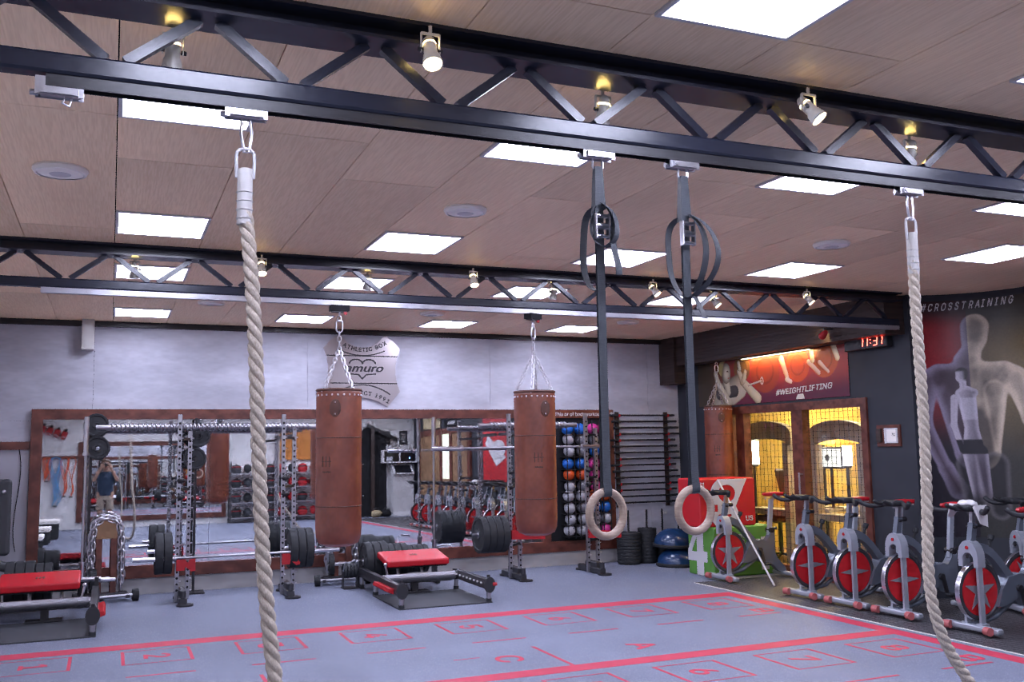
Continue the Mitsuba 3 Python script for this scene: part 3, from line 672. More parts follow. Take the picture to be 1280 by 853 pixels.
barbell(.25, 2.45, UY-.075, .475, 'steel barbell lying low across the left rack uprights')
barbell(3.55, 5.95, UY-.125, 1.60, 'steel barbell resting high across the right rack uprights', .38)
def standing_barbell(x, y, label):
    b = thing('standing_barbell', label, 'barbell')
    part(b, 'shaft', cyl((x, y, .45), (x, y, 1.6), .0145, 12), 'steel')
    for a, c in ((.03, .45), (1.6, 2.0)): part(b, 'sleeve', cyl((x, y, a), (x, y, c), .026, 14), 'chrome')
    for a in (.45, 1.6): part(b, 'collar', cyl((x, y, a-.015), (x, y, a+.015), .036, 14), 'chrome')
    part(b, 'holder', cat(cyl((x, y, 0), (x, y, .03), .085, 20), cyl((x, y, .03), (x, y, .30), .037, 14)), 'black_metal')
standing_barbell(-.24, 11.25, 'upright chrome barbell standing in a holder at the left end of the mirror')
standing_barbell(3.79, 11.62, 'upright chrome barbell standing in a holder behind the red bench')
for x, z, w in ((.94, 1.79, 'upper one right of the leftmost rack upright'), (.90, 1.53, 'lower one right of the leftmost rack upright'), (-.15, 1.92, 'upper one beside the standing barbell on the left'), (-.13, 1.67, 'lower one beside the standing barbell on the left')):
    stamp(kpt, 'small_plate', 'small black plate facing the room, '+w, 'weight plate', frame((x, 11.62, z), (0, 1, 0), (-1, 0, 0), (0, 0, 1)), 'small plates by the mirror')
for x, zz in ((.92, (1.79, 1.53)), (-.14, (1.92, 1.67))):
    t = thing('plate_hanger', 'thin black plate hanger post in front of the mirror, %s' % ('right of the leftmost rack upright' if x > 0 else 'left end'), 'plate hanger')
    part(t, 'post', b2((x-.06*(x < 0)-.013, 11.70, .0), (x-.06*(x < 0)+.013, 11.74, 2.0)), 'black_metal', False)
    part(t, 'base', b2((x-.12, 11.6, 0), (x+.12, 11.86, .015)), 'black_metal', False)
    for z in zz: part(t, 'peg', cyl((x-.03*(x < 0), 11.597, z), (x-.055*(x < 0), 11.70, z), .022, 10), 'black_metal')

# ================================================================== LOW BENCHES WITH PLATE RACKS
def bench_kit():
    k = Kit()
    for x, y1 in ((0, 1.72), (.94, 1.08)):
        k.add('side_rail', cat(hull([(x-.045, .02, .145), (x+.045, .02, .145), (x-.03, .02, .235), (x+.03, .02, .235), (x-.045, y1, .145), (x+.045, y1, .145), (x-.03, y1, .235), (x+.03, y1, .235)])), 'black_metal', False)
        k.add('end_cap', xf(cyl((0, 0, -.012), (0, 0, .012), .06, 20), frame((x, .0, .185), (1, 0, 0), (0, 0, 1.35), (0, -1, 0))), 'black_rubber')
        k.add('end_pin', cyl((x, .03, .2), (x, .03, .285), .016, 10), 'black_metal')
        for y in (.03, 1.05)+((1.68,) if x == 0 else ()): k.add('leg', cyl((x, y, .012), (x, y, .15), .024, 12), 'steel')
        for y in (.03, 1.05): k.add('leg_foot', cyl((x, y, .012), (x, y, .045), .03, 12), 'black_rubber')
    for i in range(8): k.add('rail_stud', ball((.895-.004, .12+.11*i, .195), .012, 1), 'white_metal', True)
    k.add('end_knob', cyl((.94+.03, -.01, .19), (.94+.075, -.01, .19), .018, 12), 'red')
    for i in range(9): k.add('comb_tooth', xf(rbox((0, 0, 0), (.085, .034, .05), .008, 1), frame((-.06, .2+.07*i, .165), (.9, 0, -.35), (0, 1, 0), (.35, 0, .9))), 'red', False)
    k.add('comb_back', b2((-.048, .16, .14), (-.038, .80, .19)), 'red', False)
    # roller across
    n = 500; s = np.linspace(.05, .88, n); a = s/.05*2*np.pi
    k.add('roller', cyl((.02, .93, .185), (.92, .93, .185), .042, 16), 'steel')
    k.add('roller_wrap', cat(*[tube(np.c_[s,   .93+.041*np.cos(a+p), .185+.041*np.sin(a+p)], .009, 5) for p in (0, 2.1, 4.2)]), 'knurl', True)
    k.add('roller_end', cat(cyl((.885, .93, .185), (.925, .93, .185), .05, 16)), 'black_metal')
    k.add('cross_beam', b2((.02, 1.12, .10), (.92, 1.18, .16)), 'black_metal', False)
    k.add('pedestal', cat(b2((.40, .98, .02), (.47, 1.05, .17)), b2((.28, .94, .016), (.60, 1.1, .03))), 'black_metal', False)
    for x in (.30, .58): k.add('support', cyl((x, 1.18, .16), (x, 1.25, .35), .018, 10), 'steel')
    # padded top, leaning forward
    M = frame((.5, 1.285, .36), (1, 0, 0), (0, math.cos(.155), math.sin(.155)), (0, -math.sin(.155), math.cos(.155)))
    k.add('pad', xf(rbox((0, 0, 0), (.73, .46, .075), .018, 2), M), 'red_vinyl', 40)
    k.add('pad_emblem', xf(cat(*[bx((-.03+.03*i, .0, .0378), (.012, .07, .0012)) for i in range(3)], bx((0, 0, .0378), (.09, .012, .0012))), M), 'leather_dark', False)
    k.add('pad_board', xf(bx((0, 0, -.045), (.68, .42, .016)), M), 'black_matte', False)
    for y in (1.74,): k.add('plate_rod', cyl((-.05, y, .30), (.98, y, .30), .024, 12), 'chrome')
    for x in (.90,): k.add('rod_support', cat(b2((x-.02, 1.56, .012), (x+.02, 1.86, .05)), b2((x-.02, 1.71, .05), (x+.02, 1.77, .32))), 'black_metal', False)
    k.add('rod_support', cat(b2((-.03, 1.60, .012), (.01, 1.86, .05)), b2((-.03, 1.71, .05), (.01, 1.77, .32))), 'black_metal', False)
    k.add('handle', tube([(.90, 1.72, .31), (.90, 1.66, .42), (.96, 1.62, .45), (1.08, 1.62, .445), (1.08, 1.62, .42)], .011, 8), 'chrome', True)
    k.add('lock_pin', cat(cyl((.12, .97, .19), (.09, .97, .33), .013, 10), ball((.09, .97, .34), .022, 1)), 'chrome', 30)
    return k
kbench = bench_kit()
for (x, y), w in (((2.74, 9.44), 'between punching bags'), ((-1.04, 9.36), 'at the left edge')):
    far = 'left' not in w; M = at(x, y) if far else at(x+.94, y)@np.diag([-1.0, 1, 1, 1])
    stamp(kbench, 'plate_bench', 'low black bench with red pad and wrapped roller '+w, 'bench', M, 'low benches with red pads')
    kk = key_for('rubber_mat'); scene[kk] = shape(b2((x-.03, y+.0, 0.0005), (x+.97, y+1.04, .012)), 'charcoal', False)
    tag(kk, 'dark rubber mat under the low red bench '+w, 'mat', 'mats under the low benches')
    xx = .03 if far else .10
    for i in range(10 if far else 5):
        kt, wd = ((kpl, .085), (kpm, .075), (kps, .06))[0 if i < 3 else 1 if i < 6 else 2]
        if .86 < xx+wd+.01 and xx < .925: break
        stamp(kt, 'rack_plate', 'black plate racked on the low bench %s, %s from the left' % (w, ordn[i]), 'weight plate', at(x+xx+wd/2, y+1.74, .30), 'plates racked behind the low benches')
        xx += wd+.006
# chain stands
def chain_stand(x, y, label, a, h=.86):
    c = thing('chain_stand', label, 'chain stand', 'chain stands')
    M = at(x, y, 0, a)
    arch = [(-.105, h)]+[(0.105*math.cos(t), h+.11*math.sin(t)) for t in np.linspace(math.pi, 0, 16)]+[(.105, h), (.105, h-.09), (-.105, h-.09)]
    F = M@frame((0, .045, 0), (1, 0, 0), (0, 0, 1), (0, -1, 0))
    part(c, 'arch_block', xf(prism(arch, .09), F), 'plywood', False, 'brown wooden arch block')
    for s in (-1, 1): part(c, 'post', xf(b2((s*.105-.06*(s > 0), -.04, .08), (s*.105+.06*(s < 0), .04, h-.09)), M), 'mahogany', False)
    part(c, 'base', xf(cat(b2((-.22, -.05, .075), (.22, .05, .10)), b2((-.24, -.12, .04), (-.20, .12, .075)), b2((.20, -.12, .04), (.24, .12, .075))), M), 'dark_steel', False)
    part(c, 'axle', xf(cyl((-.30, -.10, .065), (.30, -.10, .065), .018, 10), M), 'steel')
    for s in (-1, 1):
        part(c, 'wheel', xf(cyl((s*.27, -.10, .065), (s*.33, -.10, .065), .065, 20), M), 'black_rubber')
    part(c, 'plate', xf(cyl((-.16, -.02, .24), (-.10, -.02, .24), .13, 24), M), 'black_rubber'); part(c, 'pin', xf(cyl((-.10, -.02, .24), (.10, -.02, .24), .03, 12), M), 'chrome')
    for i, yy in enumerate((-.038, .0, .038)):
        pth = [(-.148-.012*i, yy, .16+.05*i)]+[(-.148, yy, h-.1)]+[(0.132*math.cos(t), yy, h+.02+0.105*math.sin(t)) for t in np.linspace(math.pi, 0, 12)]+[(.148, yy, h-.1), (.148+.012*i, yy, .13+.06*i)]
        part(c, 'chain', xf(chain(pth, 0.098, .064, .0115), M), 'chrome', True, 'heavy steel chain')
chain_stand(-.01, 11.5, 'wooden arch stand draped with heavy chains beside the low barbell', .12, .77)
chain_stand(2.62, 11.62, 'wooden arch stand draped with heavy chains behind the first punching bag', -.1, .72)
# small dumb-bell roll beside the centre bench
rs = thing('plate_spool', 'small spool of black plates left of the red bench', 'plate spool')
part(rs, 'axle', cyl((2.53, 11.22, 0.20), (2.71, 11.22, 0.20), .014, 8), 'chrome')
for i in range(4): part(rs, 'disc', xf(plate_mesh(.085, .034, .014, 24), frame((2.56+.04*i, 11.22, 0.20), (0, 0, -1), (0, 1, 0), (1, 0, 0))), 'black_rubber')
part(rs, 'stand', cat(b2((2.53, 11.18, 0), (2.545, 11.224, 0.20)), b2((2.695, 11.18, 0), (2.71, 11.224, 0.20)), b2((2.53, 11.12, 0), (2.71, 11.3, .015))), 'dark_steel', False)
part(rs, 'handle', tube([(2.54, 11.17, 0.20), (2.54, 11.12, .30), (2.6, 11.12, .31), (2.70, 11.12, .34), (2.71, 11.17, 0.20)], .008, 6), 'chrome', True)
# padded seat at the far left
ps = thing('padded_station', 'black padded backrest station at the left edge beside the mirror', 'exercise station')
part(ps, 'backrest', rbox((-1.26, 11.5, .95), (.62, .10, .80), .04, 3), 'charcoal', 40)
part(ps, 'seat', xf(rbox((0, 0, 0), (.62, .18, .09), .03, 3), frame((-1.14, 11.36, .50), (.94, 0, -.3), (0, 1, 0), (.3, 0, .94))), 'charcoal', 40)
part(ps, 'frame', cat(b2((-1.30, 11.55, .02), (-1.22, 11.64, 1.3)), b2((-1.45, 11.3, .0), (-1.05, 11.75, .05)), b2((-1.16, 11.34, .05), (-1.10, 11.42, .46))), 'dark_steel', False)
part(ps, 'stud', ball((-1.02, 11.45, 1.22), .022, 1), 'chrome', True)

# ================================================================== GLAZED DOOR, ROOM BEHIND, POSTERS
dr_ = struct('door_1', cat(b2((RX-.03, OY0, 1.995), (RX+.10, OY1, OZ)), b2((RX-.03, OY0, 0), (RX+.10, OY0+.09, 1.995)), b2((RX-.03, OY1-.10, 0), (RX+.10, OY1, 1.995))), 'mahogany', label='glazed double door in a reddish brown wooden frame with wired glass')
for nm, y0, y1 in (('mullion', 9.22, 9.42), ('mullion', 10.37, 10.54)): part(dr_, nm, b2((RX-.02, y0, 0), (RX+.09, y1, 1.995)), 'mahogany', False)
for y0, y1 in ((OY0+.09, 9.22), (9.42, 10.37), (10.54, OY1-.10)):
    part(dr_, 'bottom_rail', b2((RX, y0, 0), (RX+.06, y1, .12)), 'mahogany', False)
    xx = RX+.03
    part(dr_, 'glass_pane', (np.array([[xx, y0, .12], [xx, y1, .12], [xx, y1, 1.995], [xx, y0, 1.995]]), np.array([[0, 1, 2], [0, 2, 3]])), 'glass', False)
    ms = [b2((xx+.004, y0+.075*(i+.5)-.0015, .12), (xx+.0075, y0+.075*(i+.5)+.0015, 1.995)) for i in range(int((y1-y0)/.075))]
    ms += [b2((xx+.0075, y0, .12+.075*(i+.5)-.0015), (xx+.011, y1, .12+.075*(i+.5)+.0015)) for i in range(25)]
    w = part(dr_, 'wire_mesh', cat(*ms), 'black_metal', False, 'square wire mesh in the glass'); labels[w]['kind'] = 'stuff'
part(dr_, 'handle', cat(cyl((RX-.07, 9.26, .95), (RX-.07, 9.26, 1.25), .012, 8), cyl((RX-.07, 9.26, .97), (RX, 9.26, .97), .009, 8), cyl((RX-.07, 9.26, 1.23), (RX, 9.26, 1.23), .009, 8)), 'steel')
HX0, HX1, HY0, HY1 = RX+.16, 9.6, 8.05, 13.6
struct('wall_room', cat(b2((HX1, HY0, 0), (HX1+.1, HY1, 2.7)), b2((HX0-.02, HY1, 0), (HX1, HY1+.1, 2.7)), b2((HX0-.02, HY0-.1, 0), (HX1, HY0, 2.7))), 'yellow_wall', label='warm yellow walls of the room behind the glazed door')
struct('floor_room', b2((HX0-.02, HY0, -.05), (HX1, HY1, .002)), 'plywood', label='brown floor of the room behind the glazed door')
struct('ceiling_room', b2((HX0-.02, HY0, 2.62), (HX1, HY1, 2.7)), 'offwhite', label='pale ceiling of the room behind the glazed door')
def wall_lamp(x, y, z, h, lab, e, r=.075):
    l = thing('glowing_lamp', lab, 'lamp')
    part(l, 'tube', lathe([(r, z+h/2), (r, z-h/2)], 16, (x, y, 0)) if 0 else (lambda m: (m[0], m[1][:, ::-1]))(lathe([(.0001, z+h/2), (r, z+h/2), (r, z-h/2), (.0001, z-h/2)], 16, (x, y, 0))), 'white', False, emitter=emit(e))
    part(l, 'base', cyl((x, y, z-h/2-.03), (x, y, z-h/2), r*.8, 12), 'black_metal'); part(l, 'stand', cyl((x, y, 0), (x, y, z-h/2-.03), .02, 8), 'black_metal')
wall_lamp(8.72, 11.62, 1.47, .34, 'tall glowing white lamp behind the left pane of the glazed door', (10, 10.5, 8))
wall_lamp(8.75, 9.72, 1.43, .26, 'small glowing white lamp behind the right pane of the glazed door', (6, 6, 6.5), .06)
hl = thing('orange_lamp', 'orange glowing lamp shade behind the right pane of the glazed door', 'lamp')
part(hl, 'shade', (lambda m: (m[0], m[1][:, ::-1]))(lathe([(.06, 1.86), (.16, 1.8), (.19, 1.66), (.15, 1.57)], 20, (9.3, 10.8, 0))), 'orange_board', True, emitter=emit((2.8, 1.0, .16)))
part(hl, 'stand', cyl((9.3, 10.8, 0), (9.3, 10.8, 1.6), .02, 8), 'black_metal')
for i, (y, ) in enumerate(((9.6,), (11.6,))):
    cl_ = thing('room_light', 'warm ceiling light inside the room behind the glazed door, %s' % ('nearer' if i == 0 else 'farther'), 'ceiling light')
    part(cl_, 'diffuser', (np.array([[8.5, y-.3, 2.60], [9.0, y-.3, 2.60], [9.0, y+.3, 2.60], [8.5, y+.3, 2.60]]), np.array([[0, 2, 1], [0, 3, 2]])), 'white', False, emitter=emit((30, 23.5, 11)))
    part(cl_, 'frame', cat(b2((8.47, y-.33, 2.60), (8.5, y+.33, 2.62)), b2((9.0, y-.33, 2.60), (9.03, y+.33, 2.62)), b2((8.5, y-.33, 2.60), (9.0, y-.3, 2.62)), b2((8.5, y+.3, 2.60), (9.0, y+.33, 2.62))), 'offwhite', False)
def arch_unit(x, y0, y1, ztop, lab):
    a = thing('arched_frame', lab, 'arched frame')
    yc, w = (y0+y1)/2, abs(y1-y0)/2
    out = [(-w, ztop-.18)]+[(w*math.cos(t), ztop-.18+.18*math.sin(t)) for t in np.linspace(math.pi, 0, 16)][1:]
    inn = [(w*.98*math.cos(t), ztop-.36+.12*math.sin(t)) for t in np.linspace(0, math.pi, 16)]
    part(a, 'arch', xf(prism(out+inn, .10), frame((x, yc, 0), (0, -1, 0), (0, 0, 1), (-1, 0, 0))), 'arch', False)
    for s in (-.78, .80): part(a, 'leg', b2((x-.1, yc+s*w-.05, .0), (x, yc+s*w+.05, ztop-.30)), 'arch', False)
    part(a, 'shelf', b2((x-.1, yc-w*.8, .62), (x+.2, yc+w*.8, .70)), 'arch', False)
arch_unit(8.55, 11.6, 10.45, 1.91, 'brown arched wooden frame behind the left door pane')
arch_unit(8.45, 10.0, 8.95, 1.88, 'brown arched wooden frame behind the right door pane')
ch = thing('office_chair', 'brown chair standing behind the left pane of the glazed door', 'chair')
part(ch, 'backrest', xf(rbox((0, 0, 0), (.07, .46, .42), .03, 2), frame((8.95, 11.15, 1.04), (.95, 0, .25), (0, 1, 0), (-.25, 0, .95))), 'chairbrown'); part(ch, 'seat', rbox((8.75, 11.15, .55), (.46, .46, .09), .03, 2), 'chairbrown')
part(ch, 'post', cyl((8.77, 11.15, .08), (8.77, 11.15, .52), .03, 10), 'black_metal'); part(ch, 'base', cat(*[bar((8.77, 11.15, .06), (8.77+.28*math.cos(t), 11.15+.28*math.sin(t), .03), .04, .03) for t in np.arange(5)*1.2566]), 'black_metal', False)
mo = thing('monitor', 'flat monitor showing a pale picture behind the right door pane', 'monitor')
part(mo, 'bezel', rbox((8.85, 10.15, 1.40), (.03, .50, .29), .008, 1), 'black_metal'); part(mo, 'screen', (np.array([[8.832, 10.375, 1.28], [8.832, 9.925, 1.28], [8.832, 9.925, 1.52], [8.832, 10.375, 1.52]]), np.array([[0, 1, 2], [0, 2, 3]])), 'white', False, emitter=emit((.24, .29, .29)))
part(mo, 'picture', ball((8.829, 10.19, 1.40), .045, 1, (.03, 1, 1)), 'charcoal'); part(mo, 'stand', cat(cyl((8.86, 10.15, .75), (8.86, 10.15, 1.28), .02, 8), b2((8.78, 10.05, .742), (8.94, 10.25, .75))), 'black_metal', False)
dk = thing('desk', 'low desk carrying the monitor behind the glazed door', 'desk')
part(dk, 'top', b2((8.6, 9.95, .70), (9.2, 10.6, .74)), 'offwhite', False)
for x, y in ((8.65, 10.0), (8.65, 10.55), (9.15, 10.0), (9.15, 10.55)): part(dk, 'leg', b2((x-.02, y-.02, 0), (x+.02, y+.02, .70)), 'steel', False)

# flat printed posters: drawing helpers in poster coordinates (metres)
def capm(x, y, ax, ay, bx_, by, ra, rb):
    "soft mask and roundness of a tapered limb"
    dx, dy = bx_-ax, by-ay; L = dx*dx+dy*dy
    t = dr.clip(((x-ax)*dx+(y-ay)*dy)/L, 0, 1)
    d = dr.sqrt(dr.square(x-ax-t*dx)+dr.square(y-ay-t*dy)); r = ra+(rb-ra)*t
    side = ((x-ax)*dy-(y-ay)*dx)/math.sqrt(L)/r
    return 1-sstep(.9, 1.08, d/r), dr.clip(1-dr.square(d/r), 0, 1), side
def ell(x, y, cx, cy, rx, ry): return dr.sqrt(dr.square((x-cx)/rx)+dr.square((y-cy)/ry))
def f_lift(p, n, uv):
    x, y = 11.4-p.y, p.z-2.12            # 0..2.99, 0..0.6
    warm = sstep(0.2, 1.1, x)
    c = mix((.05, .035, .02), (.30, .02, .015), warm)
    c = mix(c, (.10, .010, .035), sstep(.35, .05, y)*warm)
    for cx, cy, r, col in ((1.50, .40, .30, (.24, .03, .01)), (2.13, .42, .22, (.42, .05, .008)), (2.60, .46, .24, (.46, .07, .01)), (1.02, .47, .18, (.16, .07, .02))):
        d = ell(x, y, cx, cy, r, r*.95); c = mix(c, col, 1-sstep(.93, 1.02, d)); c = mix(c, mi.Color3f(*col)*.55, (1-sstep(.03, .08, dr.abs(d-.55)))*.6)
    def limb(c, a, b, ra, rb, lo, hi):
        m, rd, sd = capm(x, y, *a, *b, ra, rb)
        return mix(c, mix(lo, hi, dr.clip(.35+.5*rd-.35*sd, 0, 1)), m)
    sk, sh = (.62, .56, .42), (.12, .09, .06)
    c = limb(c, (.95, .24), (.55, .10), .17, .20, sh, (.50, .45, .36)); c = limb(c, (.50, .16), (.85, .18), .08, .08, (.02, .02, .02), (.06, .05, .05))
    c = limb(c, (.66, .32), (.70, .18), .07, .06, sh, sk)
    d = ell(x, y, .665, .43, .105, .145); c = mix(c, mix(sk, sh, sstep(.1, 1.1, d+(.665-x)*2)), 1-sstep(.92, 1.02, d))
    d = ell(x, y, .615, .50, .125, .12); c = mix(c, (.34, .27, .10), (1-sstep(.9, 1.02, d))*sstep(.63, .57, x-(y-.5)*.35))
    c = mix(c, (.10, .06, .04), 1-sstep(.8, 1.1, ell(x, y, .70, .455, .025, .011))); c = mix(c, (.40, .10, .07), 1-sstep(.8, 1.1, ell(x, y, .72, .365, .022, .010)))
    c = limb(c, (.46, .32), (.70, .02), .055, .075, sh, sk); c = limb(c, (.42, .44), (.47, .32), .045, .055, sh, sk)
    c = limb(c, (1.02, .30), (1.33, .06), .055, .075, sh, sk); c = limb(c, (.95, .43), (1.03, .31), .04, .06, sh, sk); c = limb(c, (1.09, .42), (1.05, .32), .035, .05, sh, sk); c = limb(c, (.95, .55), (.97, .47), .03, .035, sh, sk)
    c = limb(c, (1.15, .24), (1.42, .28), .014, .014, (.2, .15, .12), (.6, .5, .42)); d = ell(x, y, 1.43, .28, .035, .055); c = mix(c, (.52, .42, .36), (1-sstep(.9, 1.05, d))*sstep(.45, .6, d))
    lg = (.75, .55, .42)
    c = limb(c, (1.83, .52), (1.93, .28), .05, .035, (.4, .12, .05), lg); c = limb(c, (1.92, .26), (1.99, .23), .035, .03, (.4, .12, .05), (.9, .8, .7))
    c = limb(c, (2.33, .44), (2.50, .30), .035, .03, (.5, .12, .04), lg); c = limb(c, (2.52, .42), (2.66, .30), .03, .022, (.5, .12, .04), lg)
    c = limb(c, (2.38, .62), (2.40, .46), .035, .04, (.5, .2, .05), (.9, .7, .4)); c = limb(c, (2.75, .62), (2.82, .45), .045, .04, (.5, .2, .05), (.95, .8, .5))
    return c*.85
mat('lift_poster', mikit.proc(f_lift), .35)
po = thing('wall_poster', 'wide red weightlifting poster above the glazed door', 'poster')
part(po, 'print', (np.array([[RX-.006, 11.4, 2.12], [RX-.006, 8.41, 2.12], [RX-.006, 8.41, 2.715], [RX-.006, 11.4, 2.715]]), np.array([[0, 1, 2], [0, 2, 3]])), 'lift_poster', False)
part(po, 'panel', b2((RX-.005, 8.405, 2.115), (RX, 11.405, 2.72)), 'black_matte', False)
t_ = text('#WEIGHTLIFTING', .066, .002, True, .22, True); t_[0][:, 0] *= 1.02/(t_[0][:, 0].max()-t_[0][:, 0].min())
part(po, 'lettering', xf(t_, F_RIGHT((RX-.0065, 9.19, 2.212))@rotz(.03)), 'white', False, 'white slanted lettering')
part(po, 'mark', xf(prism([(-.085, 0), (.075, 0), (.05, .06), (-.05, .06)], .002), F_RIGHT((RX-.0065, 9.24, 2.13))), 'white', False, 'small white tapered mark')
def f_cross(p, n, uv):
    x, y = uv.x, uv.y                    # metres along the wall and up
    left = 1-sstep(.610, .622, x)
    bgl = mix((.012, .010, .018), (.28, .010, .016), sstep(1.5, 2.3, y)*sstep(.62, .25, dr.abs(x-.35)+.18)); bgl = mix(bgl, (.03, .008, .012), sstep(2.75, 2.98, y))
    bgl = mix(bgl, (.55, .25, .25), (1-sstep(.0, .16, dr.sqrt(dr.square(x-.02)+dr.square((y-2.72)*1.6))))*.7)
    bgr = mix((.035, .036, .032), (.16, .115, .045), sstep(1.3, 2.2, y)*sstep(2.95, 2.5, y)*sstep(.3, 1.0, x)); bgr = mix(bgr, (.03, .028, .024), sstep(2.8, 3.0, y))
    g = mix(bgr, bgl, left)
    def sd(a, b, ra, rb):
        dx, dy = b[0]-a[0], b[1]-a[1]
        t = dr.clip(((x-a[0])*dx+(y-a[1])*dy)/(dx*dx+dy*dy), 0, 1)
        return dr.sqrt(dr.square(x-a[0]-t*dx)+dr.square(y-a[1]-t*dy))-(ra+(rb-ra)*t)
    def union(L, k):
        d = sd(*L[0])
        for q in L[1:]:
            e = sd(*q); h = dr.clip(.5+.5*(e-d)/k, 0, 1); d = e*(1-h)+d*h-k*h*(1-h)
        return d
    man = union([((.62, 2.08), (.64, 1.5), .34, .22), ((.33, 2.25), (.93, 2.25), .15, .15), ((.60, 2.42), (.66, 2.56), .13, .09), ((.68, 2.66), (.69, 2.77), .125, .135),
                 ((.19, 2.22), (.12, 1.80), .12, .095), ((.12, 1.80), (.33, 1.32), .09, .065), ((.34, 1.30), (.44, 1.10), .075, .10),
                 ((1.05, 2.22), (1.18, 1.82), .12, .095), ((1.18, 1.82), (1.44, 1.42), .09, .065)], .05)
    mus = fbm(x*5+.7, y*4, 3.0, 3); ridge = sstep(.02, .0, dr.abs(sd((.43, 1.75), (.53, 1.38), .035, .03)))+sstep(.03, .0, dr.abs(sd((.84, 2.1), (.86, 1.5), .10, .05)))*.7+sstep(.035, .0, dr.abs(x-.62-.02*(y-2)))*.5*sstep(2.5, 2.2, y)
    rim = sstep(-.13, -.005, man); lit = dr.clip(.05+(.62+.2*(1-left))*rim*rim+(.22+.33*(1-left))*sstep(.35, .7, mus)*sstep(1.5, 2.1, y)+.28*ridge, 0, 1)
    bodyc = mix(mix((.05, .04, .035), (.66, .55, .42), lit), mix((.035, .012, .022), (.36, .32, .44), lit), left)
    headshade = sstep(2.45, 2.7, y)*.55*(1-rim*.6)
    fade = sstep(1.0, 1.35, y+.3*(x-.6)*(x-.6))
    c = mix(g, bodyc*(1-headshade), (1-sstep(-.012, .012, man))*(.35+.65*fade))
    leg = union([((.56, 1.35), (.60, .9), .13, .10), ((.80, 1.35), (.82, .9), .13, .10)], .03)
    c = mix(c, mix((.012, .012, .016), (.13, .12, .13), sstep(-.06, 0, leg)), (1-sstep(-.02, .02, leg))*.8)
    wom = union([((.57, 2.07), (.60, 1.74), .09, .066), ((.51, 2.09), (.64, 2.09), .042, .042), ((.455, 2.04), (.435, 1.76), .036, .03), ((.435, 1.76), (.50, 1.50), .03, .024), ((.60, 1.70), (.605, 1.52), .07, .10),
                 ((.57, 1.48), (.62, 1.0), .072, .045), ((.665, 1.48), (.71, 1.0), .072, .045), ((.545, 2.12), (.545, 2.2), .03, .033), ((.53, 2.25), (.54, 2.295), .05, .06)], .014)
    wl = dr.clip(.22+.55*sstep(-.05, -.002, wom)+.5*sstep(.66, .50, x)-.25*sstep(1.6, 1.2, y), 0, 1)
    wc = mix((.06, .045, .07), (.50, .46, .54), wl)
    wc = mix(wc, (.62, .58, .68)*wl if 0 else mi.Color3f(.60, .56, .66)*(.45+.55*wl), (1-sstep(2.03, 2.05, y))*sstep(1.80, 1.83, y)*sstep(.50, .515, x))
    wc = mix(wc, (.012, .012, .018), sstep(1.45, 1.47, y)*(1-sstep(1.60, 1.62, y))); wc = mix(wc, (.02, .015, .018), sstep(.53, .575, x)*sstep(2.20, 2.24, y)); wc = mix(wc, (.02, .015, .018), sstep(2.30, 2.33, y))
    c = mix(c, wc, (1-sstep(-.006, .008, wom))*sstep(.95, 1.15, y))
    return c*(.68+.15*noise(x*90, y*90))
mat('cross_poster', mikit.proc(f_cross), .4)
aa = np.linspace(A0-.6, -14, 60); rr = AR-.004; pz0, pz1 = .62, 3.06
def pp(a, z, r=rr): return (ACX+r*math.cos(math.radians(a)), ACY+r*math.sin(math.radians(a)), z) if a >= 0 else (ACX+r, ACY+r*math.radians(a), z)
v = np.array([pp(a, z) for a in aa for z in (pz0, pz1)]); uvs = np.array([((A0-a)*math.radians(1)*AR, z) for a in aa for z in (pz0, pz1)])
f = np.array([q for i in range(len(aa)-1) for q in ([2*i, 2*i+2, 2*i+3], [2*i, 2*i+3, 2*i+1])])
cp = thing('curved_poster', 'tall crosstraining poster of a bare back on the curved corner wall', 'poster')
part(cp, 'print', (v, f), 'cross_poster', True, None, uv=uvs)
L_ = [text(q, .078, .003, True, .4) for q in '#CROSSTRAINING']
k_ = .92/sum(m[0][:, 0].max()+.012 for m in L_); s_ = (A0-69.5)*math.radians(1)*AR
for m in L_:
    w = (m[0][:, 0].max()+.012)*k_
    a = A0-math.degrees((s_+w/2)/AR); o = pp(a, 2.955+.03*(s_-.17), rr-.001); t = math.radians(a)
    m[0][:, 0] = m[0][:, 0]*k_-w/2
    part(cp, 'letter', xf(m, frame(o, (math.sin(t), -math.cos(t), 0), (0, 0, 1), (-math.cos(t), -math.sin(t), 0))), 'white', False); s_ += w
# wall clock
ck = thing('digital_clock', 'black digital clock with red digits beside the weightlifting poster', 'clock')
part(ck, 'case', rbox((RX-.045, 8.05, 2.685), (.09, .64, .155), .01, 1), 'black_metal', 30)
SEG = {'1': 'bc', '3': 'abgcd'}
def digit(ch, x0):
    w, h, t = .05, .092, .012
    S = {'a': (0, h, w, t), 'd': (0, 0, w, t), 'g': (0, h/2, w, t), 'b': (w/2, h*.75, t, h/2), 'c': (w/2, h*.25, t, h/2), 'e': (-w/2, h*.25, t, h/2), 'f': (-w/2, h*.75, t, h/2)}
    for s in SEG[ch]:
        cx, cy, sx, sy = S[s]
        part(ck, 'digit_segment', xf(bx((x0+cx+.15*(cy-h/2), cy-h/2, .002), (sx*.92, sy*.92, .004)), F_RIGHT((RX-.0905, 8.05, 2.685))), 'red', False, emitter=emit((6, .3, .2)))
for ch, x0 in (('1', -.05), ('1', .02), ('3', .16), ('1', .235)): digit(ch, x0)
for z in (-.02, .02): part(ck, 'colon_dot', xf(bx((.088, z, .002), (.011, .011, .004)), F_RIGHT((RX-.0905, 8.05, 2.685))), 'red', False, emitter=emit((6, .3, .2)))
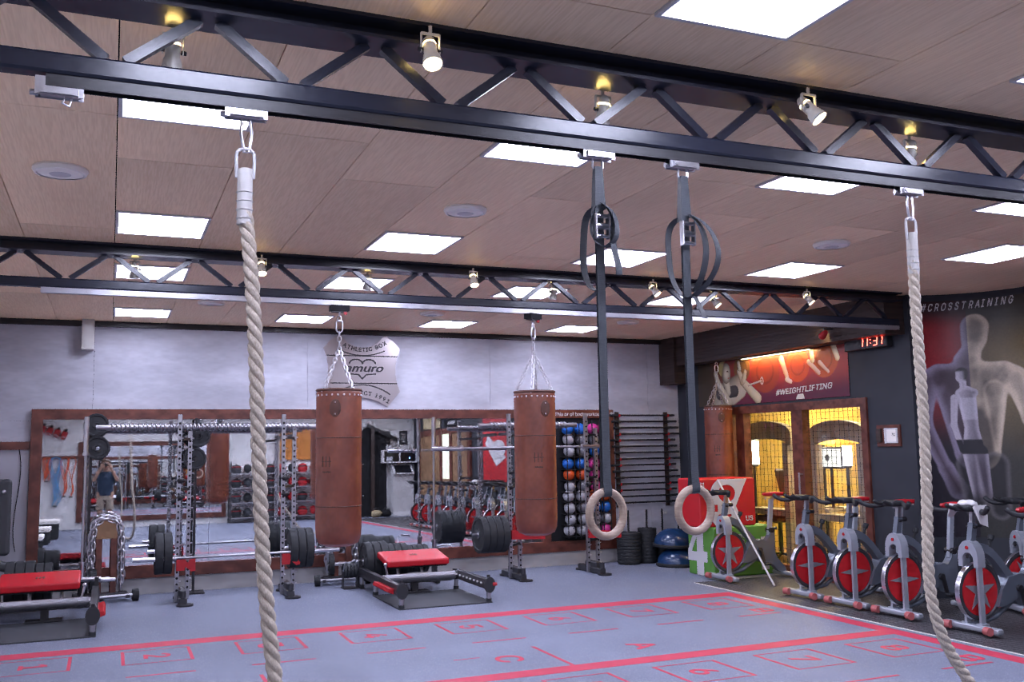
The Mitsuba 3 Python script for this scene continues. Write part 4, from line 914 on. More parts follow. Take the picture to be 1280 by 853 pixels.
# wall panel
wp = thing('wall_panel', 'small white framed control panel on a brown board beside the door', 'control panel')
part(wp, 'board', b2((RX-.02, 7.69, 1.55), (RX, 8.02, 1.78)), 'mahogany', False); part(wp, 'panel', b2((RX-.035, 7.72, 1.585), (RX-.02, 7.90, 1.745)), 'white', False); part(wp, 'window', b2((RX-.037, 7.735, 1.60), (RX-.035, 7.86, 1.73)), 'grille', False); part(wp, 'box', b2((RX-.05, 7.94, 1.60), (RX-.02, 8.0, 1.74)), 'dark_wood', False)
part(wp, 'lettering', xf(text('31', .03, .001), F_RIGHT((RX-.038, 7.79, 1.66))), 'black_matte', False)

# ================================================================== BALL RACK, BAR RACK, PLATE STACKS
br = thing('ball_rack', 'black wall rack of coloured balls at the right end of the mirror', 'rack')
part(br, 'back_panel', b2((5.54, 11.91, .325), (6.43, 11.945, 1.995)), 'black_matte', False)
BC = (5.80, 5.99, 6.19, 6.345)
rows = [1.84, 1.70, 1.54, 1.37, 1.22, 1.06, .93, .77, .62, .47]
colr = [['blue', 'blue', 'pink', 'pink'], ['white', 'grey', 'grey', 'grey'], ['white', 'grey', 'blue', 'white'], ['blue', 'blue', 'pink', 'pink'], ['orange', 'orange', 'pink', 'pink'], ['white', 'grey', 'pink', 'pink'], ['white', 'white', 'orange', 'orange'], ['white', 'grey', 'blue', 'blue'], ['white', 'white', 'grey', 'white'], ['white', 'white', 'grey', 'pink']]
for x in BC: part(br, 'rail', cat(b2((x-.06, 11.76, .36), (x-.052, 11.775, 1.96)), b2((x+.052, 11.76, .36), (x+.06, 11.775, 1.96))), 'black_metal', False)
for z in rows: part(br, 'shelf', b2((5.70, 11.765, z-.085), (6.42, 11.91, z-.078)), 'black_metal', False)
kba = {}
for c in ('blue', 'pink', 'white', 'grey', 'orange'):
    k = Kit(); k.add('body', ball((0, 0, 0), .08, 3), 'ball_'+c, True); k.add('valve', ball((-.03, -.066, .028), .012, 1), 'offwhite' if c != 'white' else 'charcoal', True); kba[c] = k
for i, z in enumerate(rows):
    for j, x in enumerate(BC):
        stamp(kba[colr[i][j]], 'exercise_ball', '%s ball on the ball rack, %s row down, %s from the left' % (colr[i][j].replace('grey', 'grey').replace('white', 'pale'), ordn[i], ordn[j]), 'ball', at(x+.012*((i*7+j*3) % 3-1), 11.835, z, .9*((i*5+j*3) % 4)), 'balls on the ball rack')
bw = thing('bar_rack', 'wall rack with two dark uprights right of the mirror', 'rack')
for x in (6.62, 7.42):
    u = part(bw, 'upright', b2((x-.03, 11.925, .74), (x+.03, 11.945, 2.08)), 'dark_wood', False)
    for i in range(15): part(u, 'hook', cat(b2((x-.012, 11.85, 2.03-.0875*i-.022), (x+.012, 11.93, 2.03-.0875*i-.013)), b2((x-.012, 11.845, 2.03-.0875*i-.022), (x+.012, 11.853, 2.03-.0875*i+.016))), 'red' if i % 4 in (0, 3) else 'dark_steel', False)
kbar = Kit(); kbar.add('shaft', xf(cyl((0, 0, -.5), (0, 0, .5), .0125, 10), AX), 'black_metal'); 
for s in (-1, 1): kbar.add('grip', xf(cyl((0, 0, s*.38), (0, 0, s*.53), .016, 10), AX), 'black_rubber')
for i in range(15):
    stamp(kbar, 'weighted_bar', 'black weighted bar on the wall rack, %s from the top' % ('top one', 'second', 'third', 'fourth', 'fifth', 'sixth', 'seventh', 'eighth', 'ninth', 'tenth', 'eleventh', 'twelfth', 'thirteenth', 'fourteenth', 'fifteenth')[i], 'bar', at(7.05+.03*((i*5) % 4-1.5), 11.875, 2.03-.0875*i), 'black bars on the wall rack')
for x, r, n, h, w in ((6.57, .165, 9, .72, 'leftmost, by the ball rack'), (6.86, .13, 10, .72, 'second from the ball rack'), (7.11, .12, 7, .72, 'third, behind the blue domes'), (7.37, .14, 9, .50, 'rightmost, behind the gym ring')):
    t = thing('plate_tree', 'thin black floor post for stacked plates, '+w, 'plate post', 'floor posts with stacked plates')
    part(t, 'post', cyl((x, 11.6, .02), (x, 11.6, h), .014, 10), 'black_metal'); part(t, 'base', lathe([(.0001, 0), (r*.9, 0), (r*.9, .02), (.0001, .02)], 24, (x, 11.6, 0)), 'black_metal', 30)
    kk = Kit(); kk.add('disc', plate_mesh(r, .043, .016, 28), 'black_rubber', 30); kk.add('hub', lathe([(.016, -.022), (.03, -.022), (.03, .022), (.016, .022), (.016, -.022)], 16), 'dark_steel', 30)
    for i in range(n): stamp(kk, 'stacked_plate', 'black plate stacked on the %s floor post, %s from the floor' % (w.split(',')[0].replace(' from the ball rack', ''), ordn[i]), 'weight plate', at(x, 11.6, .043+.045*i), 'plates stacked on floor posts')
for (x, y, z, r, tl), w in zip(((7.03, 11.12, 0, .285, .0), (7.02, 11.20, .246, .275, .10)), ('lower one, standing on the floor', 'upper one, lying tilted on the other')):
    t = thing('balance_dome', 'blue half ball balance dome beside the green box, '+w, 'balance dome', 'blue balance domes')
    M = frame((x, y, z), (1, 0, 0), (0, 1, 0), (0, 0, 1))@rotx(tl*.5)
    part(t, 'dome', xf(lathe([(r*.93, .04)]+[(r*.92*math.cos(a), .04+.20*math.sin(a)) for a in np.linspace(.0, 1.52, 14)]+[(.0001, .24)], 40), M), 'blue_dome', True)
    part(t, 'base', xf(lathe([(.0001, 0), (r*.95, 0), (r, .012), (r, .035), (r*.94, .045), (.0001, .045)], 40), M), 'black_rubber', 30)
sk_ = thing('wall_socket', 'small white wall socket low on the wall under the bar rack', 'socket')
part(sk_, 'plate', rbox((7.36, D-.006, .64), (.10, .012, .065), .004, 1), 'white'); part(sk_, 'hole', cyl((7.34, D-.0135, .64), (7.34, D-.011, .64), .016, 12), 'grille'); part(sk_, 'hole', cyl((7.38, D-.0135, .64), (7.38, D-.011, .64), .016, 12), 'grille')

# ================================================================== RED AND GREEN BOXES
def plyo(name, lab, lo, hi, m):
    t = thing(name, lab, 'box'); part(t, 'body', rbox((V(*lo)+V(*hi))/2, V(*hi)-V(*lo), .02, 2), m, 30); return t
GB0, GB1 = (6.74, 9.84, 0.004), (7.625, 10.40, .60)
gb = plyo('jump_box', 'green jump box with a white 4, under the red box', GB0, GB1, 'green')
RB0, RB1 = (6.60, 9.90, .60), (7.42, 10.38, 1.185)
rb = plyo('jump_box', 'red jump box with a large white figure, on the green box', RB0, RB1, 'red_paint')
FL = F_RIGHT((GB0[0]-.001, 10.40, 0))          # left face of the green box: x 0..0.56 to the right
def digit4():
    return unary_union([Polygon([(.19, .60), (.34, .60), (.34, .30), (.42, .30), (.42, .17), (.34, .17), (.34, .005), (.19, .005), (.19, .17), (-.0, .17), (-.0, .29)]).difference(Polygon([(.085, .285), (.20, .285), (.20, .47)]))]).intersection(sbox(.004, .008, .55, .592))
part(gb, 'numeral', xf(poly(digit4(), .003), FL), 'white', False, 'large white 4')
FR = F_BACK((GB0[0], GB0[1]-.001, 0))
plus = unary_union([sbox(.55, .18, .88, .34), sbox(.69, .06, .80, .46)]).intersection(sbox(0, 0, .88, .59))
part(gb, 'cross', xf(poly(plus, .003), FR), 'white', False, 'white cross')
part(gb, 'lettering', xf(xf(text('SR:', .085, .003, True), rotz(0)), FR@at(.27, .42)), 'white', False); part(gb, 'lettering', xf(text('ou:', .05, .003, True), FR@at(.17, .06)), 'white', False)
FB = F_BACK((RB0[0], RB0[1]-.001, RB0[2]))
a_ = np.linspace(0, 2*math.pi, 40)
circ = lambda cx, cy, rx, ry: Polygon([(cx+rx*math.cos(t), cy+ry*math.sin(t)) for t in a_[:-1]])
fig = unary_union([circ(.36, .40, .20, .185).union(Polygon([(.28, .58), (.70, .58), (.50, .20), (.36, .22)])), circ(.36, .14, .20, .17), Polygon([(.25, .30), (.50, .30), (.45, .17), (.25, .2)])])
fig = fig.difference(circ(.395, .40, .125, .105)).difference(Polygon([(.15, .27), (.20, .185), (.26, .18), (.26, .265)])).difference(LineString([(.28, .135), (.36, .118), (.44, .135)]).buffer(.016)).intersection(sbox(.012, .012, .788, .573))
part(rb, 'figure', xf(poly(fig, .003), FB), 'white', False, 'large white figure 9'); part(rb, 'lettering', xf(text('US', .06, .003, True), FB@at(.66, .06)), 'white', False); part(rb, 'lettering', xf(text('SI', .05, .003, True), FB@at(.02, .47)@rotz(math.pi/2)@at(0, -.05)), 'white', False)
part(rb, 'slot', xf(poly(sbox(.05, .06, .10, .075), .004), FB), 'white', False)
# white pole
single('white_pole', cyl((6.92, 8.95, .012), (6.86, 9.882, 1.17), .012, 12), 'white', 'thin white pole leaning on the red box beside the nearest bike to it', 'pole')

# ================================================================== SPIN BIKES
def bike_kit(seat, rot):
    k = Kit()
    # x towards the rear, y to the side
    ft = k.add('front_foot', cat(rbox((.06, 0, .05), (.07, .57, .05), .015, 2)), 'bike_light')
    for s in (-1, 1): k.add('transport_wheel', cyl((.01, s*.175, .05), (-.002+.0, s*.235, .05), .034, 16), 'pink_wheel')
    k.add('rear_foot', rbox((.94, 0, .045), (.07, .36, .05), .015, 2), 'bike_light')
    wx, wz, R = .155, .335, .235
    FW = frame((wx, 0, wz), (1, 0, 0), (0, 0, 1), (0, -1, 0))
    fwk = k.add('flywheel', xf(lathe([(.02, -.018), (R-.03, -.018), (R-.02, -.026), (R, -.026), (R+.003, 0), (R, .026), (R-.02, .026), (R-.03, .018), (.02, .018)], 48), FW), 'bike_rim', 30)
    for s in (-1, 1): k.add('flywheel__disc', xf(lathe([(.0001, .0195*s), (R-.035, .0195*s), (R-.035, .017*s)], 40), FW), 'red_paint', False)
    k.add('flywheel__band', xf(lathe([(R+.0035, -.024), (R+.006, -.02), (R+.006, .02), (R+.0035, .024)], 48), FW), 'chrome', 30)
    n_ = 5 if rot < 1 else 4; ri = .06 if n_ == 5 else .038
    st = [((R-.055 if i % 2 == 0 else ri)*math.cos(rot+i*math.pi/n_), (R-.055 if i % 2 == 0 else ri)*math.sin(rot+i*math.pi/n_)) for i in range(2*n_)]
    for s in (-1, 1): k.add('flywheel__star', xf(mv(prism(st, .004), 0, 0, .0195 if s > 0 else -.0235), FW), 'star', False)
    for s in (-1, 1):
        k.add('fork_leg', cat(bar((.10, s*.075, .06), (.105, s*.070, .62), .024, .05, (1, 0, 0)), b2((.06, s*.075-.03, .06), (.14, s*.075+.03, .085))), 'bike_light', False)
    arch = [(-.10, .54)]+[(-.10+.0, .60)]+[(.10*math.cos(t), .62+.14*math.sin(t)) for t in np.linspace(math.pi, 0, 14)]+[(.10, .54), (.055, .54)]+[(.055*math.cos(t), .60+.06*math.sin(t)) for t in np.linspace(0, math.pi, 10)]+[(-.055, .54)]
    k.add('fork_crown', xf(prism(arch, .085), frame((.085, 0, 0), (0, -1, 0), (0, 0, 1), (1, 0, 0)) if 0 else frame((.145, 0, 0), (0, -1, 0), (0, 0, 1), (-1, 0, 0))), 'bike_light', False)
    k.add('crown_bolt', cyl((.06, 0, .70), (.052, 0, .70), .015, 12), 'red'); k.add('crown_hole', cyl((.06, 0, .63), (.056, 0, .63), .018, 12), 'black_matte')
    k.add('stem', cat(bar((.11, 0, .74), (.145, 0, .90), .05, .055, (1, 0, 0))), 'bike_grey', False); k.add('stem_post', bar((.135, 0, .86), (.155, 0, 1.02), .034, .04, (1, 0, 0)), 'chrome', False)
    k.add('stem_knob', cat(cyl((.16, 0, .88), (.23, 0, .88), .022, 10), cyl((.13, -.05, .87), (.13, .05, .87), .012, 8)), 'black_metal')
    hb = []
    main = smoothpath([(-.03, -.312, 1.05), (.0, -.26, 1.01), (.06, -.18, 1.0), (.13, -.07, 1.03), (.13, .07, 1.03), (.06, .18, 1.0), (.0, .26, 1.01), (-.03, .312, 1.05)], 26)
    k.add('handlebar', tube(main, .021, 8), 'black_rubber', True)
    for s in (-1, 1): k.add('handlebar__horn', tube(smoothpath([(.13, s*.05, 1.035), (.04, s*.055, 1.03), (-.05, s*.06, 1.04), (-.08, s*.06, 1.06)], 12), .017, 8), 'black_rubber', True)
    k.add('handlebar__pad', rbox((.08, 0, 1.03), (.15, .17, .055), .02, 2), 'black_rubber', 40)
    # swept main frame
    def slab(pts, w): return xf(mv(prism(pts, w), 0, 0, -w/2), frame((0, 0, 0), (1, 0, 0), (0, 0, 1), (0, -1, 0)))
    top = smoothpath([(.12, 0, .74), (.24, 0, .72), (.40, 0, .60), (.52, 0, .47), (.60, 0, .42), (.70, 0, .46), (.74, 0, .56)], 24)
    bot = smoothpath([(.80, 0, .54), (.80, 0, .40), (.84, 0, .22), (.95, 0, .07), (.88, 0, .06), (.74, 0, .17), (.58, 0, .20), (.52, 0, .26), (.48, 0, .38), (.40, 0, .50), (.26, 0, .63), (.12, 0, .66)], 40)
    k.add('frame_body', slab([(p[0], p[2]) for p in list(top)+list(bot)], .075), 'bike_grey', 30)
    k.add('frame_strut', tube([(.56, 0, .24), (.34, 0, .115), (.07, 0, .065)], .022, 10), 'bike_grey', True)
    k.add('guard', slab([(.32, .20), (.40, .20), (.66, .30), (.72, .40), (.62, .46), (.46, .44), (.38, .34)], .11), 'bike_grey', False)
    k.add('crank', cat(cyl((.56, -.085, .34), (.56, .085, .34), .028, 12), bar((.56, -.085, .34), (.60, -.085, .18), .02, .03, (1, 0, 0)), bar((.56, .085, .34), (.52, .085, .50), .02, .03, (1, 0, 0))), 'dark_steel')
    for s, x, z in ((-1, .60, .18), (1, .52, .50)): k.add('pedal', rbox((x, s*.13, z), (.09, .07, .03), .008, 1), 'black_rubber', 30)
    k.add('resistance_knob', cat(cyl((.30, 0, .66), (.34, 0, .76), .014, 8), cyl((.335, 0, .75), (.35, 0, .79), .026, 12)), 'black_rubber')
    k.add('label', xf(text('SPINNER', .022, .002, True), frame((.34, -.0385, .60), (.72, 0, -.69), (.69, 0, .72), (0, -1, 0))), 'black_matte', False) if 0 else None
    k.add('seat_clamp', cat(cyl((.76, -.05, .56), (.76, .05, .56), .03, 12), cyl((.80, 0, .57), (.86, 0, .58), .018, 10)), 'black_metal')
    k.add('seat_post', bar((.75, 0, .50), (.80, 0, .93), .036, .05, (1, 0, 0)), 'bike_light', False)
    k.add('seat_slider', b2((.72, -.018, .925), (.92, .018, .955)), 'chrome', False)
    sd = hull([p for p in [(.68, -.02, .985), (.68, .02, .985), (.70, -.018, .965), (.70, .018, .965), (.80, -.03, .965), (.80, .03, .965), (.80, -.05, .995), (.80, .05, .995), (.90, -.085, .985), (.90, .085, .985), (.93, -.075, 1.01), (.93, .075, 1.01), (.93, -.07, .97), (.93, .07, .97), (.84, -.06, 1.01), (.84, .06, 1.01), (.69, -.014, 1.005), (.69, .014, 1.005)]])
    k.add('seat', sd, seat, 50)
    k.add('seat__clip', b2((.925, -.045, .955), (.945, .045, .99)), 'grille', False)
    return k
kbk = [bike_kit('red_vinyl', r) for r in (.3, math.pi/2)]; kbd = bike_kit('black_rubber', .95)
BX = 6.61
names = [(6.05, 'nearest the camera, with a white cloth on the bars', 0), (6.88, 'second nearest in the row', 1), (7.52, 'third in the row', 1), (8.15, 'fourth in the row, left end of the cluster', 1), (9.58, 'standing alone in front of the red and green boxes', 0)]
for y, w, v_ in names: stamp(kbk[v_], 'spin_bike', 'grey spin bike with red flywheel, '+w, 'spin bike', at(BX, y, .004), 'spin bikes along the right wall')
for i, y in enumerate((5.25, 4.5, 3.75, 3.0, 2.3)): stamp(kbk[i % 2], 'spin_bike', 'grey spin bike with red flywheel, %s of those seen only in the mirror' % ordn[i], 'spin bike', at(BX, y, .004), 'spin bikes along the right wall')
stamp(kbd, 'spin_bike', 'grey spin bike with black seat in the second row behind the nearest bike', 'spin bike', at(7.72, 6.52, .004, -.35))
for i, y in enumerate((4.9, 4.1)): stamp(kbd, 'spin_bike', 'grey spin bike with black seat in the back row, %s seen in the mirror' % ordn[i], 'spin bike', at(7.62, y, .004), 'spin bikes along the right wall')
# white cloth over the nearest bike's bars
cm = cat(ball((BX+.10, 6.05, 1.065), .07, 2, (1.0, 1.25, .55)), hull([(BX+.03, 5.91, 1.07), (BX+.15, 5.90, 1.06), (BX+.05, 5.89, .91), (BX+.13, 5.88, .88), (BX+.03, 5.94, 1.05), (BX+.15, 5.94, 1.04), (BX+.08, 5.87, .90)]), hull([(BX+.02, 6.17, 1.07), (BX+.14, 6.19, 1.06), (BX+.04, 6.21, .96), (BX+.10, 6.22, .94), (BX+.02, 6.15, 1.05), (BX+.13, 6.15, 1.04)]))
tw = thing('towel', 'white cloth draped over the bars of the nearest spin bike', 'towel'); v_ = cm[0]+(meshkit.noise(cm[0]*40)[:, None]-.5)*.02
part(tw, 'cloth', (v_, cm[1]), 'white', 50)

# ================================================================== BEHIND THE CAMERA, SEEN IN THE MIRROR
rm = struct('mirror', cat(b2((-.66, RY, .17), (-.54, RY+.06, 2.23))), 'mahogany')
labels[rm] = {'label': 'second framed wall mirror opposite, seen inside the big mirror', 'category': 'mirror'}
for lo, hi in (((-.54, RY, 2.12), (3.05, RY+.06, 2.23)), ((-.54, RY, .17), (3.05, RY+.06, .30)), ((2.95, RY, .30), (3.05, RY+.06, 2.12))): part(rm, 'frame_rail', b2(lo, hi), 'mahogany', False)
for a, b in ((-.54, .62), (.62, 1.79), (1.79, 2.95)): part(rm, 'pane', b2((a+.001, RY+.02, .30), (b-.001, RY+.025, 2.12)), 'mirror', False)
hk = thing('hook_rail', 'brown hook rail on the rear wall holding elastic bands', 'hook rail')
part(hk, 'board', b2((-1.5, RY, 1.80), (-.68, RY+.03, 1.88)), 'mahogany', False)
for x in (-1.38, -1.17, -.96, -.80): part(hk, 'hook', cyl((x, RY+.03, 1.84), (x, RY+.12, 1.85), .008, 8), 'steel')
def band(x, z1, m, n, lab):
    t = thing('exercise_band', lab, 'exercise band', None)
    for i in range(n):
        dx = (i-(n-1)/2)*.035; zb = z1+.06*((i*7) % 3)
        part(t, 'loop', tube(smoothpath([(x+dx-.018, RY+.09, zb+.05), (x+dx-.02, RY+.09, (zb+1.84)/2), (x+dx*.4-.01, RY+.09, 1.85), (x+dx*.4+.01, RY+.09, 1.85), (x+dx+.02, RY+.09, (zb+1.84)/2), (x+dx+.018, RY+.09, zb+.05), (x+dx, RY+.09, zb)], 30), .011, 6), m, True)
    part(t, 'handle', cyl((x-.05, RY+.09, z1-.01), (x+.05, RY+.09, z1-.01), .016, 8), 'black_rubber')
band(-1.38, 1.25, 'orange_band', 4, 'bundle of orange elastic bands hanging leftmost in the mirror'); band(-1.17, .62, 'blue_band', 4, 'long blue elastic bands hanging in the mirror'); band(-.96, .86, 'orange_band', 2, 'thin orange band right of the blue bands in the mirror'); band(-.80, .84, 'orange_band', 1, 'single orange band nearest the frame of the second mirror')
for i, (x, y, h) in enumerate(((-1.28, 3.3, .26), (-1.22, 1.9, .34), (-1.12, .2, .42))):
    t = thing('step_platform', 'grey and black step platform on the floor in the mirror, %s' % ('lowest', 'middle', 'tallest')[i], 'step platform', 'step platforms in the mirror')
    part(t, 'deck', rbox((x, y, h-.045), (.42, .80, .09), .02, 2), 'grille')
    for q in (-1, 1): part(t, 'riser', b2((x-.19, y+q*.3-.08, 0), (x+.19, y+q*.3+.08, h-.09)), 'black_rubber', False)
for i in range(4):
    t = thing('punch_mitt', 'red punch mitt with white edge hanging high on the rear wall, %s from the left' % ordn[i], 'punch mitt', 'red punch mitts in the mirror')
    c = (-1.52+.17*i, RY+.06, 2.56-.05*i); M = frame(c, (.9, 0, -.3), (.3, 0, .9), (0, 1, 0))
    part(t, 'pad', xf(rbox((0, 0, 0), (.15, .22, .09), .03, 2), M), 'red'); part(t, 'edge', xf(tube([(-.07, -.09, .05), (0, -.03, .055), (.07, -.09, .05)], .010, 6), M), 'white', True); part(t, 'strap', xf(b2((-.03, .08, -.03), (.03, .18, -.01)), M), 'black_matte', False)
ob = thing('peg_board', 'orange perforated board above the gear shelves in the mirror', 'board')
part(ob, 'panel', rbox((4.92, RY+.06, 2.10), (1.12, .05, .86), .01, 1), 'orange_board', 30)
for i in range(5):
    for j in range(4): part(ob, 'hole', cyl((4.50+.21*i, RY+.080, 1.78+.21*j), (4.50+.21*i, RY+.087, 1.78+.21*j), .017, 8), 'black_matte', False)
sh = thing('gear_shelf', 'open metal shelf of boxing gear in the mirror', 'shelf')
SX0, SX1, SY0, SY1 = 3.12, 5.55, RY+.06, RY+.50
for z in (.12, .52, .92, 1.30): part(sh, 'board', b2((SX0, SY0, z), (SX1, SY1, z+.025)), 'steel', False)
for x in (SX0, (SX0+SX1)/2, SX1):
    for y in (SY0, SY1): part(sh, 'upright', b2((x-.018, y-.018, 0), (x+.018, y+.018, 1.66)), 'dark_steel', False)
kg = {}
for c in ('red', 'black_rubber', 'charcoal'):
    g = Kit(); g.add('mitt', cat(ball((0, 0, .13), .12, 2, (.85, 1.15, 1)), ball((.09, .03, .12), .05, 1)), c, True); g.add('cuff', cyl((0, -.10, .12), (0, -.20, .12), .075, 14), 'black_rubber' if c == 'red' else 'red', 30); g.add('label', ball((0, .10, .15), .05, 1, (.8, .6, .5)), 'white', True); kg[c] = g
    g = Kit(); g.add('shell', lathe([(.09, 0), (.13, .06), (.135, .14), (.10, .22), (.0001, .25)], 20), c, True); g.add('opening', ball((0, .09, .11), .07, 2, (1, .6, 1.1)), 'black_matte', True); g.add('stripe', mv(torus(.128, .014, 20, 6), 0, 0, .17), 'red' if c != 'red' else 'black_rubber', True); kg[c+'h'] = g
nn = 0
for zi, z in enumerate((.145, .545, .945, 1.325)):
    for j in range(8):
        x = SX0+.17+.30*j; c = ('black_rubber', 'charcoal')[(zi+j) % 2] if j < 4 else ('red', 'red', 'black_rubber')[(zi*2+j) % 3]
        h_ = (zi*3+j) % 3 == 0; nm = ('red' if c == 'red' else 'black' if c == 'black_rubber' else 'dark grey')
        stamp(kg[c+('h' if h_ else '')], 'head_guard' if h_ else 'boxing_glove', '%s %s on the mirrored gear shelf, %s shelf up, %s in its row' % (nm, 'head guard' if h_ else 'boxing glove', ordn[zi], ordn[j]), 'head guard' if h_ else 'glove', at(x, (SY0+SY1)/2-.02, z, .3*((j+zi) % 3-1)), 'boxing gear on the shelf'); nn += 1
bt = thing('black_frame_panel', 'tall black panel with a slanted top in the mirror', 'panel')
part(bt, 'panel', xf(prism([(-.85, .02), (.35, .02), (.35, 2.1), (-.35, 2.62), (-.85, 2.4)], .12), F_REAR((6.68, RY+.05, 0))), 'black_matte', False)
part(bt, 'strut', bar((6.95, RY+.24, 2.62), (7.85, RY+.24, 2.18), .10, .10), 'black_metal', False); part(bt, 'post', b2((7.05, RY+.2, 0), (7.15, RY+.3, 2.55)), 'dark_wood', False)
for i in range(8): part(bt, 'stud', ball((6.42+.14*(i % 4)*1.0, RY+.18, .6+.9*(i//4)), .018, 1), 'white_metal', True)
ki = thing('info_kiosk', 'white standing kiosk with a dark slanted screen in the mirror', 'kiosk')
prof = [(0, 0), (.42, 0), (.34, .12), (.32, 1.12), (.44, 1.20), (.10, 1.48), (0, 1.42)]
part(ki, 'body', xf(prism(prof, .62), frame((7.66, RY+.08, 0.004), (0, 1, 0), (0, 0, 1), (1, 0, 0))), 'white', False)
part(ki, 'screen', xf(bx((0, 0, .004), (.48, .34, .006)), frame((7.97, RY+.08+.275, 1.34), (-1, 0, 0), (0, -.77, .635), (0, .635, .77))), 'screen_dark', False); part(ki, 'sheet', bx((7.86, RY+.08+.335, .86), (.10, .006, .34)), 'white_metal', False)
ws_ = thing('wall_cabinet', 'white open cabinet with two dark screens above the kiosk in the mirror', 'cabinet')
part(ws_, 'body', cat(b2((7.36, RY, 1.52), (8.42, RY+.36, 1.56)), b2((7.36, RY, 1.86), (8.42, RY+.36, 1.90)), b2((7.36, RY, 1.56), (7.42, RY+.36, 1.86)), b2((8.38, RY, 1.56), (8.42, RY+.36, 1.86)), b2((7.88, RY, 1.56), (7.91, RY+.36, 1.86))), 'white', False)
for a, b in ((7.43, 7.87), (7.92, 8.37)): part(ws_, 'screen', b2((a, RY+.05, 1.565), (b, RY+.3, 1.855)), 'screen_dark', False)
part(ws_, 'picture', b2((7.5, RY+.30, 1.58), (7.68, RY+.303, 1.70)), 'ball_white', False); part(ws_, 'status_light', ball((8.2, RY+.30, 1.66), .022, 1), 'ball_blue', True, None, emitter=emit((.5, 1.5, 8)))
for x in (7.58, 8.1):
    t = thing('wall_picture', 'small dark framed picture above the cabinet in the mirror, %s' % ('left one' if x < 8 else 'right one'), 'picture')
    part(t, 'frame', b2((x-.12, RY, 2.06), (x+.12, RY+.02, 2.46)), 'black_metal', False); part(t, 'print', b2((x-.10, RY+.02, 2.09), (x+.10, RY+.024, 2.43)), 'charcoal', False)
    for i in range(4): part(t, 'line', b2((x-.07, RY+.024, 2.14+.07*i), (x+.06-.02*(i % 2), RY+.026, 2.16+.07*i)), 'grille', False)
for nm, x, m, lab in (('cloth_bag', 7.12, 'beige', 'beige cloth bag on the floor left of the kiosk in the mirror'), ('sports_bag', 7.42, 'black_matte', 'dark sports bag on the floor beside the kiosk in the mirror')):
    t = thing(nm, lab, 'bag'); q = ball((x, RY+.55, .10), .16, 3, (1, .9, .65)); v_ = q[0]+(meshkit.noise(q[0]*9)[:, None]-.5)*.05; v_[:, 2] = np.maximum(v_[:, 2], .002)
    part(t, 'body', (v_, q[1]), m, True); part(t, 'strap', tube(smoothpath([(x-.09, RY+.55, .17), (x-.04, RY+.57, .25), (x+.04, RY+.57, .25), (x+.09, RY+.55, .17)], 12), .012, 6), 'charcoal', True)
# far right wall in the mirror
d2 = struct('door_2', cat(b2((NX-.06, -2.95, 2.25), (NX, 1.35, 2.40)), b2((NX-.06, -2.95, 0), (NX, -2.75, 2.25)), b2((NX-.06, -1.0, 0), (NX, -.82, 2.25)), b2((NX-.06, -.2, 0), (NX, .0, 2.25)), b2((NX-.06, 1.15, 0), (NX, 1.35, 2.25))), 'mahogany', label='brown wooden door wall with a narrow lit pane seen in the mirror')
for a, b in ((-2.75, -1.0), (.0, 1.15)): part(d2, 'leaf', b2((NX-.04, a, 0), (NX, b, 2.25)), 'plywood', False)
part(d2, 'leaf', b2((NX-.04, -.82, 0), (NX, -.2, 1.05)), 'plywood', False); part(d2, 'pane', b2((NX-.035, -.82, 1.05), (NX-.02, -.2, 2.25)), 'white', False, None, emitter=emit((.28, .31, .2)))
rp = thing('red_poster', 'red and white sports poster on the dark wall seen in the mirror', 'poster')
part(rp, 'panel', b2((NX-.014, 2.15, .95), (NX-.004, 3.75, 2.75)), 'red_paint', False); part(rp, 'figure', xf(poly(circ(.55, .75, .42, .22).union(Polygon([(.1, .55), (.7, .35), (1.4, .9), (1.2, 1.1)])), .004), F_RIGHT((NX-.014, 3.7, 1.0))), 'white', False, 'white abstract figure')
sg = thing('white_text_sign', 'white lettering above the brown door seen in the mirror', 'sign')
part(sg, 'board', b2((NX-.07, -.55, 2.44), (NX-.05, .45, 2.62)), 'black_matte', False); part(sg, 'lettering', xf(text('TRAINING', .09, .003), F_RIGHT((NX-.071, .36, 2.48))), 'white', False)
gp = thing('wall_photo', 'pale photo print above the brown door seen in the mirror', 'picture')
part(gp, 'print', b2((NX-.03, -2.5, 2.44), (NX-.02, -1.0, 2.98)), 'beige', False); part(gp, 'frame', b2((NX-.02, -2.55, 2.42), (NX, -.95, 3.0)), 'black_metal', False)

# ---- the photographer
def manif(segs, refine=.018, smooth=8):
    "joined tapered limbs -> one continuous skin"
    ms = []
    for a, ra, b, rb in segs:
        ms.append(m3.Manifold.batch_hull([m3.Manifold.sphere(ra, 16).translate([float(q) for q in a]), m3.Manifold.sphere(rb, 16).translate([float(q) for q in b])]))
    m = m3.Manifold.batch_boolean(ms, m3.OpType.Add).refine_to_length(refine).to_mesh()
    t = trimesh.Trimesh(np.array(m.vert_properties[:, :3]), np.array(m.tri_verts)); trimesh.smoothing.filter_taubin(t, iterations=smooth)
    return tm(t)
pe = thing('person', 'person in dark T-shirt and beige shorts holding a camera up, seen in the mirror', 'person')
PY = -.27
segs = [((0, -.225, 1.625), .092, (0, -.205, 1.565), .072), ((0, -.245, 1.64), .09, (0, -.20, 1.535), .055), ((0, -.245, 1.53), .055, (0, -.265, 1.42), .06), ((0, -.13, 1.60), .014, (0, -.125, 1.575), .017), ((-.092, -.22, 1.60), .018, (-.088, -.225, 1.57), .014), ((.092, -.22, 1.60), .018, (.088, -.225, 1.57), .014)]
